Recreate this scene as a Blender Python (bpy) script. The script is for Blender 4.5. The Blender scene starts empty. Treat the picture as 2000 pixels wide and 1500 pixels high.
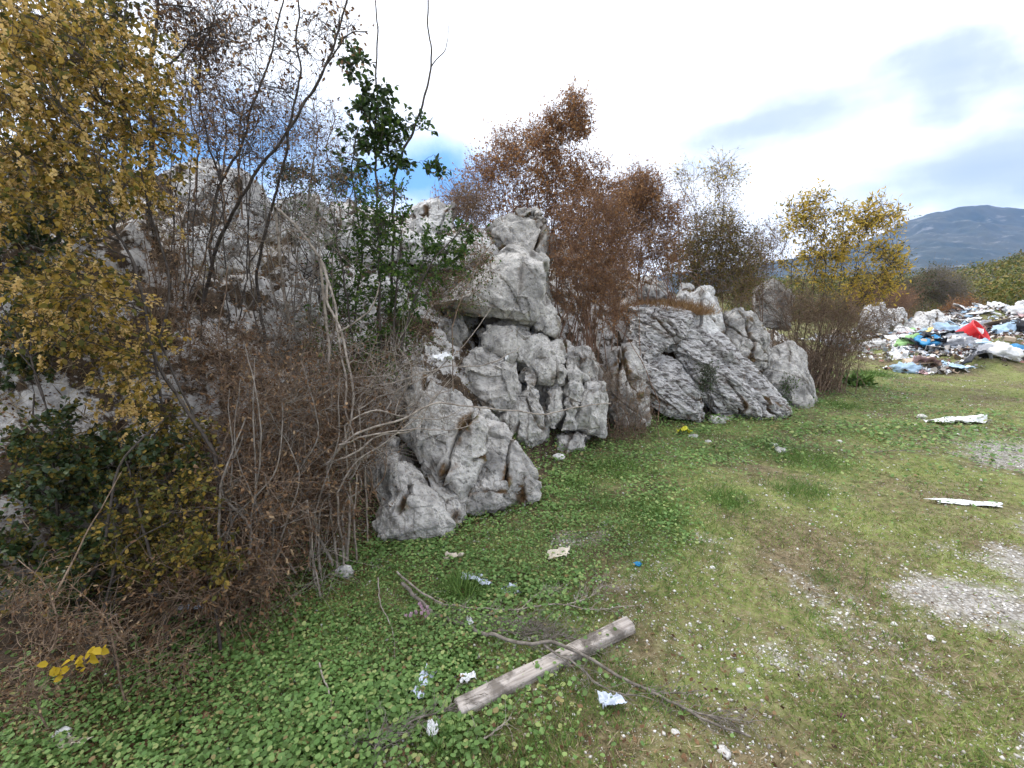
import bpy, bmesh, math, random
import numpy as np
from mathutils import Vector, Matrix

# ---------------------------------------------------------------- camera, sky, sun
sc = bpy.context.scene
col = sc.collection
W0, H0, F0 = 2000.0, 1500.0, 900.0
PITCH = math.atan(160 / F0)
CAMZ = 1.6
cam_d = bpy.data.cameras.new('camera'); cam = bpy.data.objects.new('camera', cam_d); col.objects.link(cam)
cam_d.sensor_width = 36.0; cam_d.lens = 36.0 * F0 / W0
cam_d.clip_start = 0.05; cam_d.clip_end = 20000
cam.location = (0, 0, CAMZ); cam.rotation_euler = (math.pi / 2 - PITCH, 0, 0)
sc.camera = cam
sc.view_settings.view_transform = 'Standard'; sc.view_settings.look = 'None'
sc.view_settings.exposure = 0.78; sc.view_settings.gamma = 1.0
sc.cycles.max_bounces = 5; sc.cycles.diffuse_bounces = 3; sc.cycles.glossy_bounces = 1
sc.cycles.transmission_bounces = 3; sc.cycles.volume_bounces = 0; sc.cycles.transparent_max_bounces = 4
sc.cycles.use_denoising = True
SUN_EL, SUN_AZ = math.radians(52), math.radians(-55)      # azimuth measured from +Y towards +X
SUN_E = 1.5

def env():
    w = bpy.data.worlds.new('World'); sc.world = w; w.use_nodes = True
    nt = w.node_tree; N = nt.nodes; L = nt.links; N.clear()
    out = N.new('ShaderNodeOutputWorld'); bg = N.new('ShaderNodeBackground'); L.new(bg.outputs[0], out.inputs[0])
    sky = N.new('ShaderNodeTexSky'); sky.sky_type = 'NISHITA'; sky.sun_disc = False
    sky.sun_elevation = SUN_EL; sky.sun_rotation = SUN_AZ
    bg.inputs[1].default_value = 0.12
    tc = N.new('ShaderNodeTexCoord')
    mp = N.new('ShaderNodeMapping'); mp.inputs['Scale'].default_value = (1.4, 1.4, 5.5); mp.inputs['Rotation'].default_value = (0.10, 0.16, 0.0)
    L.new(tc.outputs['Generated'], mp.inputs[0])
    nz = N.new('ShaderNodeTexNoise'); nz.inputs['Scale'].default_value = 1.5; nz.inputs['Detail'].default_value = 5; nz.inputs['Roughness'].default_value = 0.45
    L.new(mp.outputs[0], nz.inputs[0])
    # cloud thickness: broad banks, thin grey-blue undersides towards the east
    wn = N.new('ShaderNodeTexNoise'); wn.inputs['Scale'].default_value = 3.2; wn.inputs['Detail'].default_value = 6; wn.inputs['Roughness'].default_value = .55; L.new(tc.outputs['Generated'], wn.inputs[0])
    ws = N.new('ShaderNodeVectorMath'); ws.operation = 'MULTIPLY_ADD'; ws.inputs[1].default_value = (.55, .55, .22); ws.inputs[2].default_value = (-.275, -.275, -.11); L.new(wn.outputs['Color'], ws.inputs[0])
    wv = N.new('ShaderNodeVectorMath'); wv.operation = 'ADD'; L.new(tc.outputs['Generated'], wv.inputs[0]); L.new(ws.outputs[0], wv.inputs[1])
    def bank(px, py, k, st):
        d = ray(px, py); d = d / np.linalg.norm(d)
        m = N.new('ShaderNodeVectorMath'); m.operation = 'SUBTRACT'; m.inputs[1].default_value = tuple(d); L.new(wv.outputs[0], m.inputs[0])
        s = N.new('ShaderNodeVectorMath'); s.operation = 'MULTIPLY'; s.inputs[1].default_value = (k, k, k * st); L.new(m.outputs[0], s.inputs[0])
        l = N.new('ShaderNodeVectorMath'); l.operation = 'LENGTH'; L.new(s.outputs[0], l.inputs[0])
        r = N.new('ShaderNodeMapRange'); r.interpolation_type = 'SMOOTHSTEP'
        r.inputs[1].default_value = 0; r.inputs[2].default_value = 1; r.inputs[3].default_value = 1; r.inputs[4].default_value = 0
        L.new(l.outputs[1], r.inputs[0]); return r.outputs[0]
    outs = [bank(1560, 235, 2.6, 1.9), bank(1840, 345, 2.4, 2.6), bank(1740, 175, 2.5, 2.2), bank(2250, 250, 2.2, 2.0)]
    acc = outs[0]
    for o in outs[1:]:
        a = N.new('ShaderNodeMath'); a.operation = 'MAXIMUM'; L.new(acc, a.inputs[0]); L.new(o, a.inputs[1]); acc = a.outputs[0]
    md = N.new('ShaderNodeMath'); md.operation = 'MULTIPLY_ADD'; md.inputs[1].default_value = 1.3; L.new(nz.outputs[0], md.inputs[0])
    md.inputs[2].default_value = -0.72
    ad = N.new('ShaderNodeMath'); ad.operation = 'MULTIPLY_ADD'; ad.inputs[1].default_value = 0.68; L.new(acc, ad.inputs[0]); L.new(md.outputs[0], ad.inputs[2])
    rp = N.new('ShaderNodeValToRGB'); L.new(ad.outputs[0], rp.inputs[0])
    e = rp.color_ramp.elements
    e[0].position = 0.12; e[0].color = (10.0, 10.1, 10.3, 1)
    e[1].position = 0.75; e[1].color = (2.5, 3.1, 4.1, 1)
    m_ = e.new(0.40); m_.color = (4.5, 4.95, 5.5, 1)
    mx = N.new('ShaderNodeMixRGB'); mx.inputs[0].default_value = 0.93
    gap = N.new('ShaderNodeMath'); gap.operation = 'MAXIMUM'; L.new(bank(450, 285, 2.8, 2.1), gap.inputs[0]); L.new(bank(770, 345, 3.6, 2.6), gap.inputs[1])
    gr = N.new('ShaderNodeMath'); gr.operation = 'MULTIPLY'; gr.use_clamp = True; L.new(gap.outputs[0], gr.inputs[0]); gr.inputs[1].default_value = 1.1
    cg = N.new('ShaderNodeMixRGB'); L.new(gr.outputs[0], cg.inputs[0]); L.new(rp.outputs[0], cg.inputs[1]); cg.inputs[2].default_value = (1.1, 3.0, 6.2, 1)   # clear blue between the clouds
    L.new(sky.outputs[0], mx.inputs[1]); L.new(cg.outputs[0], mx.inputs[2]); L.new(mx.outputs[0], bg.inputs[0])
    s = bpy.data.lights.new('sun', 'SUN'); s.energy = SUN_E; s.angle = math.radians(10); s.color = (1, 0.96, 0.9)
    so = bpy.data.objects.new('sun', s); col.objects.link(so)
    d = Vector((math.sin(SUN_AZ) * math.cos(SUN_EL), math.cos(SUN_AZ) * math.cos(SUN_EL), math.sin(SUN_EL)))
    so.rotation_euler = d.to_track_quat('Z', 'Y').to_euler(); so.location = (0, 0, 60)

_cp, _sp = math.cos(PITCH), math.sin(PITCH)
def ray(px, py):
    x = (px - W0 / 2) / F0; y = (py - H0 / 2) / F0
    return np.array([x, _cp - y * _sp, -_sp - y * _cp])
def P(px, py, Y):
    d = ray(px, py); t = Y / d[1]; return np.array([d[0] * t, Y, CAMZ + d[2] * t])
env()

# ---------------------------------------------------------------- noise
def _hash(ix, iy, iz, seed):
    h = (ix.astype(np.int64) * 374761393 + iy.astype(np.int64) * 668265263 + iz.astype(np.int64) * 2147483647 + seed * 1274126177) & 0xffffffff
    h = ((h ^ (h >> 13)) * 1274126177) & 0xffffffff
    h = ((h ^ (h >> 16)) * 2246822519) & 0xffffffff
    return ((h ^ (h >> 15)) & 0xffffff) / float(0xffffff)
def vnoise(p, seed=0):
    f = np.floor(p); u = p - f; u = u * u * u * (u * (u * 6 - 15) + 10); f = f.astype(np.int64)
    r = 0
    for dx in (0, 1):
        wx = u[:, 0] if dx else 1 - u[:, 0]
        for dy in (0, 1):
            wy = u[:, 1] if dy else 1 - u[:, 1]
            for dz in (0, 1):
                wz = u[:, 2] if dz else 1 - u[:, 2]
                r = r + wx * wy * wz * _hash(f[:, 0] + dx, f[:, 1] + dy, f[:, 2] + dz, seed)
    return r * 2 - 1
def fbm(p, oct=4, seed=0, rough=0.5):
    a, s, r = 1.0, 1.0, 0
    for i in range(oct):
        r = r + a * vnoise(p * s + 17.3 * i, seed + i); a *= rough; s *= 2.03
    return r
def worley(p, seed=0):
    """facet value (random plane per cell), F2-F1, cell random"""
    f = np.floor(p).astype(np.int64); n = len(p)
    d1 = np.full(n, 9.0); d2 = np.full(n, 9.0); val = np.zeros(n); rid = np.zeros(n)
    for dx in (-1, 0, 1):
        for dy in (-1, 0, 1):
            for dz in (-1, 0, 1):
                c = f + (dx, dy, dz)
                h = [_hash(c[:, 0], c[:, 1], c[:, 2], seed + k) for k in range(3)]
                q = p - (c + np.stack(h, 1)); d = np.sqrt((q * q).sum(1))
                g = [_hash(c[:, 0], c[:, 1], c[:, 2], seed + 7 + k) * 2 - 1 for k in range(3)]
                v = q[:, 0] * g[0] + q[:, 1] * g[1] + q[:, 2] * g[2]
                near = d < d1
                d2 = np.where(near, d1, np.minimum(d2, d)); val = np.where(near, v, val); rid = np.where(near, h[0], rid)
                d1 = np.where(near, d, d1)
    return val, d2 - d1, rid
def sstep(x, a, b):
    t = np.clip((x - a) / (b - a), 0, 1); return t * t * (3 - 2 * t)

# ---------------------------------------------------------------- materials
def nodes(name):
    m = bpy.data.materials.new(name); m.use_nodes = True; nt = m.node_tree
    b = nt.nodes['Principled BSDF']; b.inputs['Specular IOR Level'].default_value = 0.2; b.inputs['Roughness'].default_value = 0.85
    return m, nt.nodes, nt.links, b
def ramp(N, L, src, stops):
    r = N.new('ShaderNodeValToRGB'); L.new(src, r.inputs[0]); e = r.color_ramp.elements
    while len(e) < len(stops): e.new(0.5)
    for k, (p, c) in enumerate(stops): e[k].position = p; e[k].color = (*c, 1)
    return r.outputs[0]
def noise(N, L, scale, det=4, vec=None, rough=0.5, dist=0):
    n = N.new('ShaderNodeTexNoise'); n.inputs['Scale'].default_value = scale; n.inputs['Detail'].default_value = det
    n.inputs['Roughness'].default_value = rough; n.inputs['Distortion'].default_value = dist
    if vec: L.new(vec, n.inputs['Vector'])
    return n.outputs[0]
def mix(N, L, fac, a, b, mode='MIX'):
    m = N.new('ShaderNodeMixRGB'); m.blend_type = mode
    for k, v in ((0, fac), (1, a), (2, b)):
        if isinstance(v, (int, float)): m.inputs[k].default_value = v
        elif isinstance(v, tuple): m.inputs[k].default_value = (*v, 1)
        else: L.new(v, m.inputs[k])
    return m.outputs[0]
def bump(N, L, b, h, dist, strength=1.0):
    n = N.new('ShaderNodeBump'); n.inputs['Distance'].default_value = dist; n.inputs['Strength'].default_value = strength
    L.new(h, n.inputs['Height']); L.new(n.outputs[0], b.inputs['Normal']); return n
def wpos(N):
    return N.new('ShaderNodeNewGeometry').outputs['Position']

def rock_mat(name, light=(0.60, 0.575, 0.54), mid=(0.27, 0.26, 0.245), dark=(0.12, 0.115, 0.11), stain=(0.10, 0.055, 0.025), stain_amt=0.5, streak=None, dk=(0.50, 0.64, 0.75)):
    m, N, L, b = nodes(name); pos = wpos(N)
    if streak:
        mp = N.new('ShaderNodeMapping'); mp.inputs['Rotation'].default_value = streak; mp.inputs['Scale'].default_value = (1.0, 4.5, 4.5)
        L.new(pos, mp.inputs[0]); sv = mp.outputs[0]
    else: sv = pos
    big = noise(N, L, 2.6, 6, sv, 0.6); fine = noise(N, L, 28, 6, sv, 0.65); md = noise(N, L, 7, 7, sv, 0.68)
    c = ramp(N, L, big, [(0.38, mid), (0.52, light), (0.70, tuple(.5 * (a + b) for a, b in zip(mid, light)))])
    c = mix(N, L, ramp(N, L, md, [(dk[0], (0, 0, 0)), (dk[1], (dk[2],) * 3)]), c, dark)
    c = mix(N, L, 0.85, c, ramp(N, L, fine, [(0.32, (0.30,) * 3), (0.47, (0.85,) * 3), (0.6, (1.0,) * 3)]), 'MULTIPLY')
    geo = N.new('ShaderNodeNewGeometry')
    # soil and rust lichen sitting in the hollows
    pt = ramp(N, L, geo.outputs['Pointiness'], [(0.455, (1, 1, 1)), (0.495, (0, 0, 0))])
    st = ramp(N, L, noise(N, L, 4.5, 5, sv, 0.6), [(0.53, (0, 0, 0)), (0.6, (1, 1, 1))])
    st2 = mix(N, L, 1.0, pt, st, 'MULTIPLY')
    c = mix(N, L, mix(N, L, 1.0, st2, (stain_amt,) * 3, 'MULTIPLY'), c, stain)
    pl = ramp(N, L, noise(N, L, 6.5, 4, pos, 0.7), [(0.66, (0, 0, 0)), (0.7, (stain_amt,) * 3)])
    c = mix(N, L, mix(N, L, 1.0, pl, st, 'MULTIPLY'), c, (0.16, 0.085, 0.03))
    # rusty soil and moss lodged in the joints
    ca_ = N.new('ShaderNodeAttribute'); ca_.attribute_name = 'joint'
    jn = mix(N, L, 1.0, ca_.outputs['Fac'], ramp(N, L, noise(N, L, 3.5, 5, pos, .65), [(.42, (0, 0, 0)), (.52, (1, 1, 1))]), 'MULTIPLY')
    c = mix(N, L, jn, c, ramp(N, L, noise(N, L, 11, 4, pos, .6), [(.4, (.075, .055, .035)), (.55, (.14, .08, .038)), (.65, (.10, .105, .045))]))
    # pitting
    v = N.new('ShaderNodeTexVoronoi'); v.inputs['Scale'].default_value = 16; v.distance = 'EUCLIDEAN'; L.new(sv, v.inputs['Vector'])
    pit = ramp(N, L, v.outputs[0], [(0.08, (0, 0, 0)), (0.2, (1, 1, 1))])
    pm = ramp(N, L, noise(N, L, 5, 2, pos), [(0.5, (0,) * 3), (0.58, (1,) * 3)])
    pit = mix(N, L, pm, (1.0, 1.0, 1.0), pit)
    c = mix(N, L, 0.6, c, pit, 'MULTIPLY')
    L.new(c, b.inputs['Base Color']); b.inputs['Roughness'].default_value = 0.92
    hsum = mix(N, L, 0.45, md, fine); hsum = mix(N, L, 0.25, hsum, pit)
    bump(N, L, b, hsum, 0.035, 0.9)
    return m
def leaf_mat(name, stops, trans=0.3, rough=0.6, spec=0.2):
    m, N, L, b = nodes(name); geo = N.new('ShaderNodeNewGeometry')
    c = ramp(N, L, geo.outputs['Random Per Island'], stops)
    n = noise(N, L, 2.2, 2, geo.outputs['Position']); c = mix(N, L, 0.5, c, ramp(N, L, n, [(0.3, (0.55,) * 3), (0.7, (1.0,) * 3)]), 'MULTIPLY')
    L.new(c, b.inputs['Base Color']); b.inputs['Roughness'].default_value = rough; b.inputs['Specular IOR Level'].default_value = spec
    if trans > 0:
        t = N.new('ShaderNodeBsdfTranslucent'); L.new(c, t.inputs[0]); ms = N.new('ShaderNodeMixShader'); ms.inputs[0].default_value = trans
        L.new(b.outputs[0], ms.inputs[1]); L.new(t.outputs[0], ms.inputs[2]); L.new(ms.outputs[0], N['Material Output'].inputs[0])
    return m
def bark_mat(name, a, c_, scale=30):
    m, N, L, b = nodes(name); pos = wpos(N)
    n = noise(N, L, scale, 5, pos, 0.65)
    L.new(ramp(N, L, n, [(0.35, a), (0.65, c_)]), b.inputs['Base Color']); bump(N, L, b, n, 0.006, 0.8); return m
def plain_mat(name, c, rough=0.6, spec=0.3, var=0.25, scale=12, bd=0.004):
    m, N, L, b = nodes(name); pos = N.new('ShaderNodeTexCoord').outputs['Object']
    n = noise(N, L, scale, 4, pos, 0.6)
    lo = tuple(x * (1 - var) for x in c); L.new(ramp(N, L, n, [(0.35, lo), (0.6, c)]), b.inputs['Base Color'])
    b.inputs['Roughness'].default_value = rough; b.inputs['Specular IOR Level'].default_value = spec
    bump(N, L, b, n, bd, 0.7); return m

M = {}
M['rock'] = rock_mat('limestone')
M['rock_pale'] = rock_mat('pale_limestone', (0.76, 0.75, 0.73), (0.60, 0.59, 0.575), (0.30, 0.29, 0.285), stain_amt=0.35)
M['rock_slab'] = rock_mat('bedded_limestone', (0.70, 0.68, 0.67), (0.46, 0.45, 0.44), (0.085, 0.07, 0.06), (0.075, 0.04, 0.025), 0.9, streak=(0.3, 0.62, 0.2), dk=(0.50, 0.57, 0.85))
M['bark_dark'] = bark_mat('dark_bark', (0.035, 0.028, 0.024), (0.10, 0.085, 0.075))
M['bark_grey'] = bark_mat('grey_bark', (0.10, 0.085, 0.07), (0.26, 0.23, 0.20))
M['bark_pale'] = bark_mat('pale_vine_bark', (0.16, 0.13, 0.105), (0.42, 0.37, 0.32))
M['twig_brown'] = bark_mat('brown_twig', (0.095, 0.062, 0.043), (0.29, 0.21, 0.15))
M['twig_red'] = bark_mat('reddish_twig', (0.14, 0.08, 0.055), (0.29, 0.18, 0.125))
M['leaf_yellow'] = leaf_mat('ochre_leaf', [(0.0, (0.24, 0.16, 0.03)), (0.4, (0.42, 0.28, 0.05)), (0.75, (0.55, 0.37, 0.09)), (1.0, (0.24, 0.22, 0.05))], 0.45)
M['hop'] = leaf_mat('tan_seed_cluster', [(0.0, (0.62, 0.43, 0.15)), (0.6, (0.82, 0.61, 0.27)), (1.0, (0.70, 0.46, 0.19))], 0.4)
M['leaf_olive'] = leaf_mat('olive_leaf', [(0.0, (0.06, 0.065, 0.018)), (0.5, (0.13, 0.13, 0.03)), (0.85, (0.27, 0.20, 0.045)), (1.0, (0.36, 0.25, 0.06))], 0.4)
M['leaf_dark'] = leaf_mat('dark_green_leaf', [(0.0, (0.022, 0.042, 0.014)), (0.6, (0.045, 0.08, 0.025)), (1.0, (0.09, 0.12, 0.045))], 0.2, 0.45, 0.4)
M['leaf_green'] = leaf_mat('fresh_green_leaf', [(0.0, (0.035, 0.075, 0.015)), (0.6, (0.075, 0.15, 0.03)), (1.0, (0.17, 0.24, 0.05))], 0.35)
M['leaf_dead'] = leaf_mat('dead_brown_leaf', [(0.0, (0.06, 0.032, 0.018)), (0.45, (0.17, 0.092, 0.048)), (0.8, (0.32, 0.19, 0.10)), (1.0, (0.52, 0.38, 0.23))], 0.35)
M['leaf_rust'] = leaf_mat('rusty_leaf', [(0.0, (0.26, 0.12, 0.045)), (0.5, (0.42, 0.215, 0.09)), (1.0, (0.55, 0.34, 0.17))], 0.5)
M['leaf_gold'] = leaf_mat('golden_leaf', [(0.0, (0.30, 0.28, 0.05)), (0.35, (0.62, 0.45, 0.08)), (0.8, (0.80, 0.58, 0.11)), (1.0, (0.7, 0.45, 0.08))], 0.5)

# ---------------------------------------------------------------- mesh building
def mk(name, V, faces, mat, parent=None, smooth=False):
    me = bpy.data.meshes.new(name); V = np.asarray(V, np.float32)
    faces = [np.asarray(f, np.int32) for f in faces if len(f)]
    me.vertices.add(len(V)); me.vertices.foreach_set('co', V.ravel())
    loops = np.concatenate([f.ravel() for f in faces]); tot = np.concatenate([np.full(len(f), f.shape[1], np.int32) for f in faces])
    st = np.concatenate([[0], np.cumsum(tot)[:-1]]).astype(np.int32)
    me.loops.add(len(loops)); me.loops.foreach_set('vertex_index', loops)
    me.polygons.add(len(tot)); me.polygons.foreach_set('loop_start', st); me.polygons.foreach_set('loop_total', tot)
    if smooth: me.polygons.foreach_set('use_smooth', np.ones(len(tot), bool))
    me.update(calc_edges=True)
    if mat: me.materials.append(mat)
    o = bpy.data.objects.new(name, me); col.objects.link(o)
    if parent: o.parent = parent; o.matrix_parent_inverse = Matrix.Translation(-Vector(parent.location))
    return o
def tag(o, label=None, cat=None, group=None, kind=None):
    if label: o['label'] = label
    if cat: o['category'] = cat
    if group: o['group'] = group
    if kind: o['kind'] = kind
    return o
def empty(name, loc, label, cat, group=None):
    o = bpy.data.objects.new(name, None); col.objects.link(o); o.location = tuple(float(v) for v in loc); o.empty_display_size = 0.1
    return tag(o, label, cat, group)

# ---------------------------------------------------------------- terrain
FOOT = np.array([(-6, -4), (-3.2, 0.2), (-1.75, 1.65), (-0.95, 2.9), (0.25, 3.85), (0.65, 4.6), (1.35, 5.6), (2.6, 6.35), (4.7, 7.2), (5.7, 8.2), (9.5, 14), (13, 22), (16, 40), (10, 80)], float)
def sdist(x, y):
    """signed distance to the foot of the rocky bank, positive uphill"""
    best = np.full(x.shape, 1e9); sg = np.ones(x.shape)
    for a, b in zip(FOOT[:-1], FOOT[1:]):
        d = b - a; t = np.clip(((x - a[0]) * d[0] + (y - a[1]) * d[1]) / (d @ d), 0, 1)
        qx = x - a[0] - t * d[0]; qy = y - a[1] - t * d[1]; dd = qx * qx + qy * qy
        cr = d[0] * qy - d[1] * qx; m = dd < best
        best = np.where(m, dd, best); sg = np.where(m, np.where(cr > 0, 1.0, -1.0), sg)
    return np.sqrt(best) * sg
def height(x, y):
    p = np.stack([x, y, np.zeros_like(x)], 1); s = sdist(x, y)
    r = np.hypot(x, y)
    hm = 3.0 - 1.7 * sstep(x, 0.5, 6.0) - 0.7 * sstep(x, 6, 14)
    hill = hm * (0.62 * sstep(s, -0.05, 2.2) + 0.38 * sstep(s, 1.5, 5.0)) + 0.08 * np.clip(s - 5, 0, 30)
    k = sstep(s, 0.1, 1.4) * (1 - sstep(r, 14, 30))
    val, crk, _ = worley(p * 1.3, 5); v2, c2, _ = worley(p * 3.7, 9)
    rough = k * (0.35 * val + 0.10 * v2 + 0.10 * fbm(p * 2, 4, 3))
    g = 0.035 * fbm(p * 0.7, 4, 2) + 0.012 * fbm(p * 5, 3, 8)
    # spoil mounds under the tipped rubbish
    mound = 0.75 * np.exp(-(((x - 15.5) / 3.2) ** 2 + ((y - 15.2) / 2.2) ** 2)) + 0.45 * np.exp(-(((x - 11.5) / 1.6) ** 2 + ((y - 12.2) / 1.3) ** 2))
    mound = mound + 1.35 * np.exp(-(((x - 20.5) / 3.8) ** 2 + ((y - 19.5) / 2.4) ** 2))
    # rising wooded ground to the east
    az = np.degrees(np.arctan2(x, y))
    far = sstep(r, 34, 200) * (4.5 + 11 * sstep(az, 39, 54)) * sstep(az, -60, 30) * (1 + 0.12 * fbm(p * 0.02, 3, 4)) * (1 - sstep(az, 75, 130))
    return hill + rough + g * (1 - k) + mound * (1 + 0.15 * fbm(p * 1.7, 3, 12)) + far
def hz(x, y):
    return float(height(np.array([float(x)]), np.array([float(y)]))[0])
def G(px, py, lift=0.0):
    """where the ray through a point of the view meets the level ground"""
    d = ray(px, py); t = CAMZ / -d[2]; return np.array([d[0] * t, d[1] * t, hz(d[0] * t, d[1] * t) + lift])
def gravel(x, y):
    p = np.stack([x, y, np.zeros_like(x)], 1)
    n = fbm(p * 1.1, 5, 31, 0.6)
    def e(cx, cy, rx, ry, a): return a * np.exp(-(((x - cx) / rx) ** 2 + ((y - cy) / ry) ** 2))
    g = e(2.4, 2.28, .36, .2, .95) + e(3.7, 3.0, .45, .35, .7) + e(3.3, 2.5, .3, .25, .5) + e(5.3, 4.4, .7, .6, .9) + e(1.95, 1.30, .2, .2, .9) + e(1.35, 2.9, .16, .12, .5) \
        + e(6.4, 5.3, .9, .6, .6) + e(1.3, 1.85, .25, .12, .35) + e(0.75, 1.6, .3, .2, .28) + e(0.45, 2.95, .2, .14, .4)
    tr = e(4.2, 3.4, 1.3, .55, .34) + e(2.9, 2.0, .9, .45, .26) + e(5.8, 4.8, 1.2, .9, .35)
    return np.clip(g * .85 + tr + 0.36 * n + .16 * fbm(p * 6, 3, 37) - 0.06, 0, 1.5)

def build_ground():
    th = np.radians(np.concatenate([np.arange(-180, -66, 4), np.arange(-66, 62, 0.26), np.arange(62, 180, 4)]))
    r = [0.45]
    while r[-1] < 3000: r.append(r[-1] * (1.0095 if r[-1] < 14 else (1.02 if r[-1] < 60 else 1.06)))
    r = np.array(r); nr, nt = len(r), len(th)
    R, T = np.meshgrid(r, th, indexing='ij'); x = (R * np.sin(T)).ravel(); y = (R * np.cos(T)).ravel()
    z = height(x, y)
    V = np.stack([x, y, z], 1); V = np.vstack([V, [[0, 0, hz(0, 0)]]])
    i = np.arange(nr - 1)[:, None] * nt; j = np.arange(nt)[None]; jn = (j + 1) % nt
    q = np.stack([i + j, i + nt + j, i + nt + jn, i + jn], -1).reshape(-1, 4)[:, ::-1]
    c = np.full(nt, nr * nt); tri = np.stack([np.arange(nt), (np.arange(nt) + 1) % nt, c], 1)[:, ::-1]
    m, N, L, b = nodes('earth'); pos = wpos(N)
    at = lambda n: (lambda a: (setattr(a, 'attribute_name', n), a.outputs['Fac'])[1])(N.new('ShaderNodeAttribute'))
    n1 = noise(N, L, 1.3, 6, pos, 0.6); n2 = noise(N, L, 14, 6, pos, 0.65); n3 = noise(N, L, 70, 4, pos, 0.6)
    soil = ramp(N, L, n2, [(0.35, (0.07, 0.052, 0.035)), (0.55, (0.15, 0.115, 0.075)), (0.7, (0.27, 0.22, 0.155))])
    moss = ramp(N, L, n2, [(0.3, (0.09, 0.12, 0.035)), (0.6, (0.22, 0.26, 0.08)), (0.8, (0.34, 0.35, 0.16))])
    c = mix(N, L, ramp(N, L, n1, [(0.40, (0.15,) * 3), (0.58, (0.9,) * 3)]), soil, moss)
    sv_ = N.new('ShaderNodeTexVoronoi'); sv_.inputs['Scale'].default_value = 95; L.new(pos, sv_.inputs['Vector'])
    sm_ = mix(N, L, 1.0, ramp(N, L, sv_.outputs[0], [(.16, (1, 1, 1)), (.26, (0, 0, 0))]), ramp(N, L, noise(N, L, 5, 5, pos, .7), [(.44, (0, 0, 0)), (.56, (1, 1, 1))]), 'MULTIPLY')
    c = mix(N, L, sm_, c, (.52, .49, .43))
    c = mix(N, L, ramp(N, L, noise(N, L, 38, 4, pos, .7), [(.50, (0, 0, 0)), (.62, (.7,) * 3)]), c, (.24, .185, .12))
    litter = ramp(N, L, n2, [(0.35, (0.035, 0.026, 0.019)), (0.6, (0.105, 0.078, 0.056)), (0.75, (0.19, 0.15, 0.115))])
    c = mix(N, L, at('litter'), c, litter)
    rk = ramp(N, L, n2, [(0.35, (0.26, 0.25, 0.24)), (0.55, (0.62, 0.60, 0.58))])
    rm = ramp(N, L, noise(N, L, 3.2, 6, pos, 0.7), [(0.475, (0, 0, 0)), (0.52, (1, 1, 1))])
    c = mix(N, L, mix(N, L, 1.0, rm, at('hill'), 'MULTIPLY'), c, rk)
    vor = N.new('ShaderNodeTexVoronoi'); vor.inputs['Scale'].default_value = 55; L.new(pos, vor.inputs['Vector'])
    gc = mix(N, L, 0.75, ramp(N, L, n2, [(0.3, (0.30, 0.285, 0.265)), (0.7, (0.52, 0.50, 0.475))]), ramp(N, L, vor.outputs[0], [(0.35, (1, 1, 1)), (0.65, (0.42, 0.39, 0.35))]), 'MULTIPLY')
    gv = N.new('ShaderNodeMath'); gv.operation = 'ADD'; L.new(at('gravel'), gv.inputs[0])
    s_ = N.new('ShaderNodeMath'); s_.operation = 'MULTIPLY_ADD'; s_.inputs[1].default_value = 1.3; s_.inputs[2].default_value = -0.65; L.new(noise(N, L, 22, 5, pos, 0.7), s_.inputs[0])
    L.new(s_.outputs[0], gv.inputs[1])
    c = mix(N, L, ramp(N, L, gv.outputs[0], [(0.42, (0, 0, 0)), (0.85, (.95,) * 3)]), c, gc)
    L.new(c, b.inputs['Base Color']); b.inputs['Roughness'].default_value = 1.0; b.inputs['Specular IOR Level'].default_value = 0.05
    bump(N, L, b, mix(N, L, 0.5, n2, n3), 0.02, 0.8)
    o = mk('ground', V, [q, tri], m, smooth=True); tag(o, kind='structure')
    s = sdist(V[:, 0], V[:, 1]); rr = np.hypot(V[:, 0], V[:, 1])
    for nm, v in (('hill', sstep(s, 0.3, 1.2) * (1 - sstep(rr, 18, 30))), ('litter', sstep(s, -0.35, 0.25) * (1 - sstep(rr, 18, 30))),
                  ('gravel', gravel(V[:, 0], V[:, 1]) * (1 - sstep(s, -0.9, -0.4)) * (1 - sstep(rr, 40, 60)))):
        a = o.data.attributes.new(nm, 'FLOAT', 'POINT'); a.data.foreach_set('value', v.astype(np.float32))
    return o
build_ground()

# ---------------------------------------------------------------- rocks
def hull_remesh(pts, voxel):
    bm = bmesh.new()
    for p in pts: bm.verts.new(p)
    r = bmesh.ops.convex_hull(bm, input=bm.verts)
    junk = [g for g in r['geom_interior'] + r['geom_unused'] if isinstance(g, bmesh.types.BMVert) and g.is_valid]
    bmesh.ops.delete(bm, geom=list(set(junk)), context='VERTS')
    me = bpy.data.meshes.new('tmp'); bm.to_mesh(me); bm.free()
    o = bpy.data.objects.new('tmp', me); col.objects.link(o)
    md = o.modifiers.new('r', 'REMESH'); md.mode = 'VOXEL'; md.voxel_size = voxel; md.adaptivity = 0
    sm = o.modifiers.new('s', 'SMOOTH'); sm.factor = 0.5; sm.iterations = 1
    dg = bpy.context.evaluated_depsgraph_get(); ev = o.evaluated_get(dg); m2 = bpy.data.meshes.new_from_object(ev)
    bpy.data.objects.remove(o); bpy.data.meshes.remove(me)
    return m2
def unit3(v): return v / np.linalg.norm(v)
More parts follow.
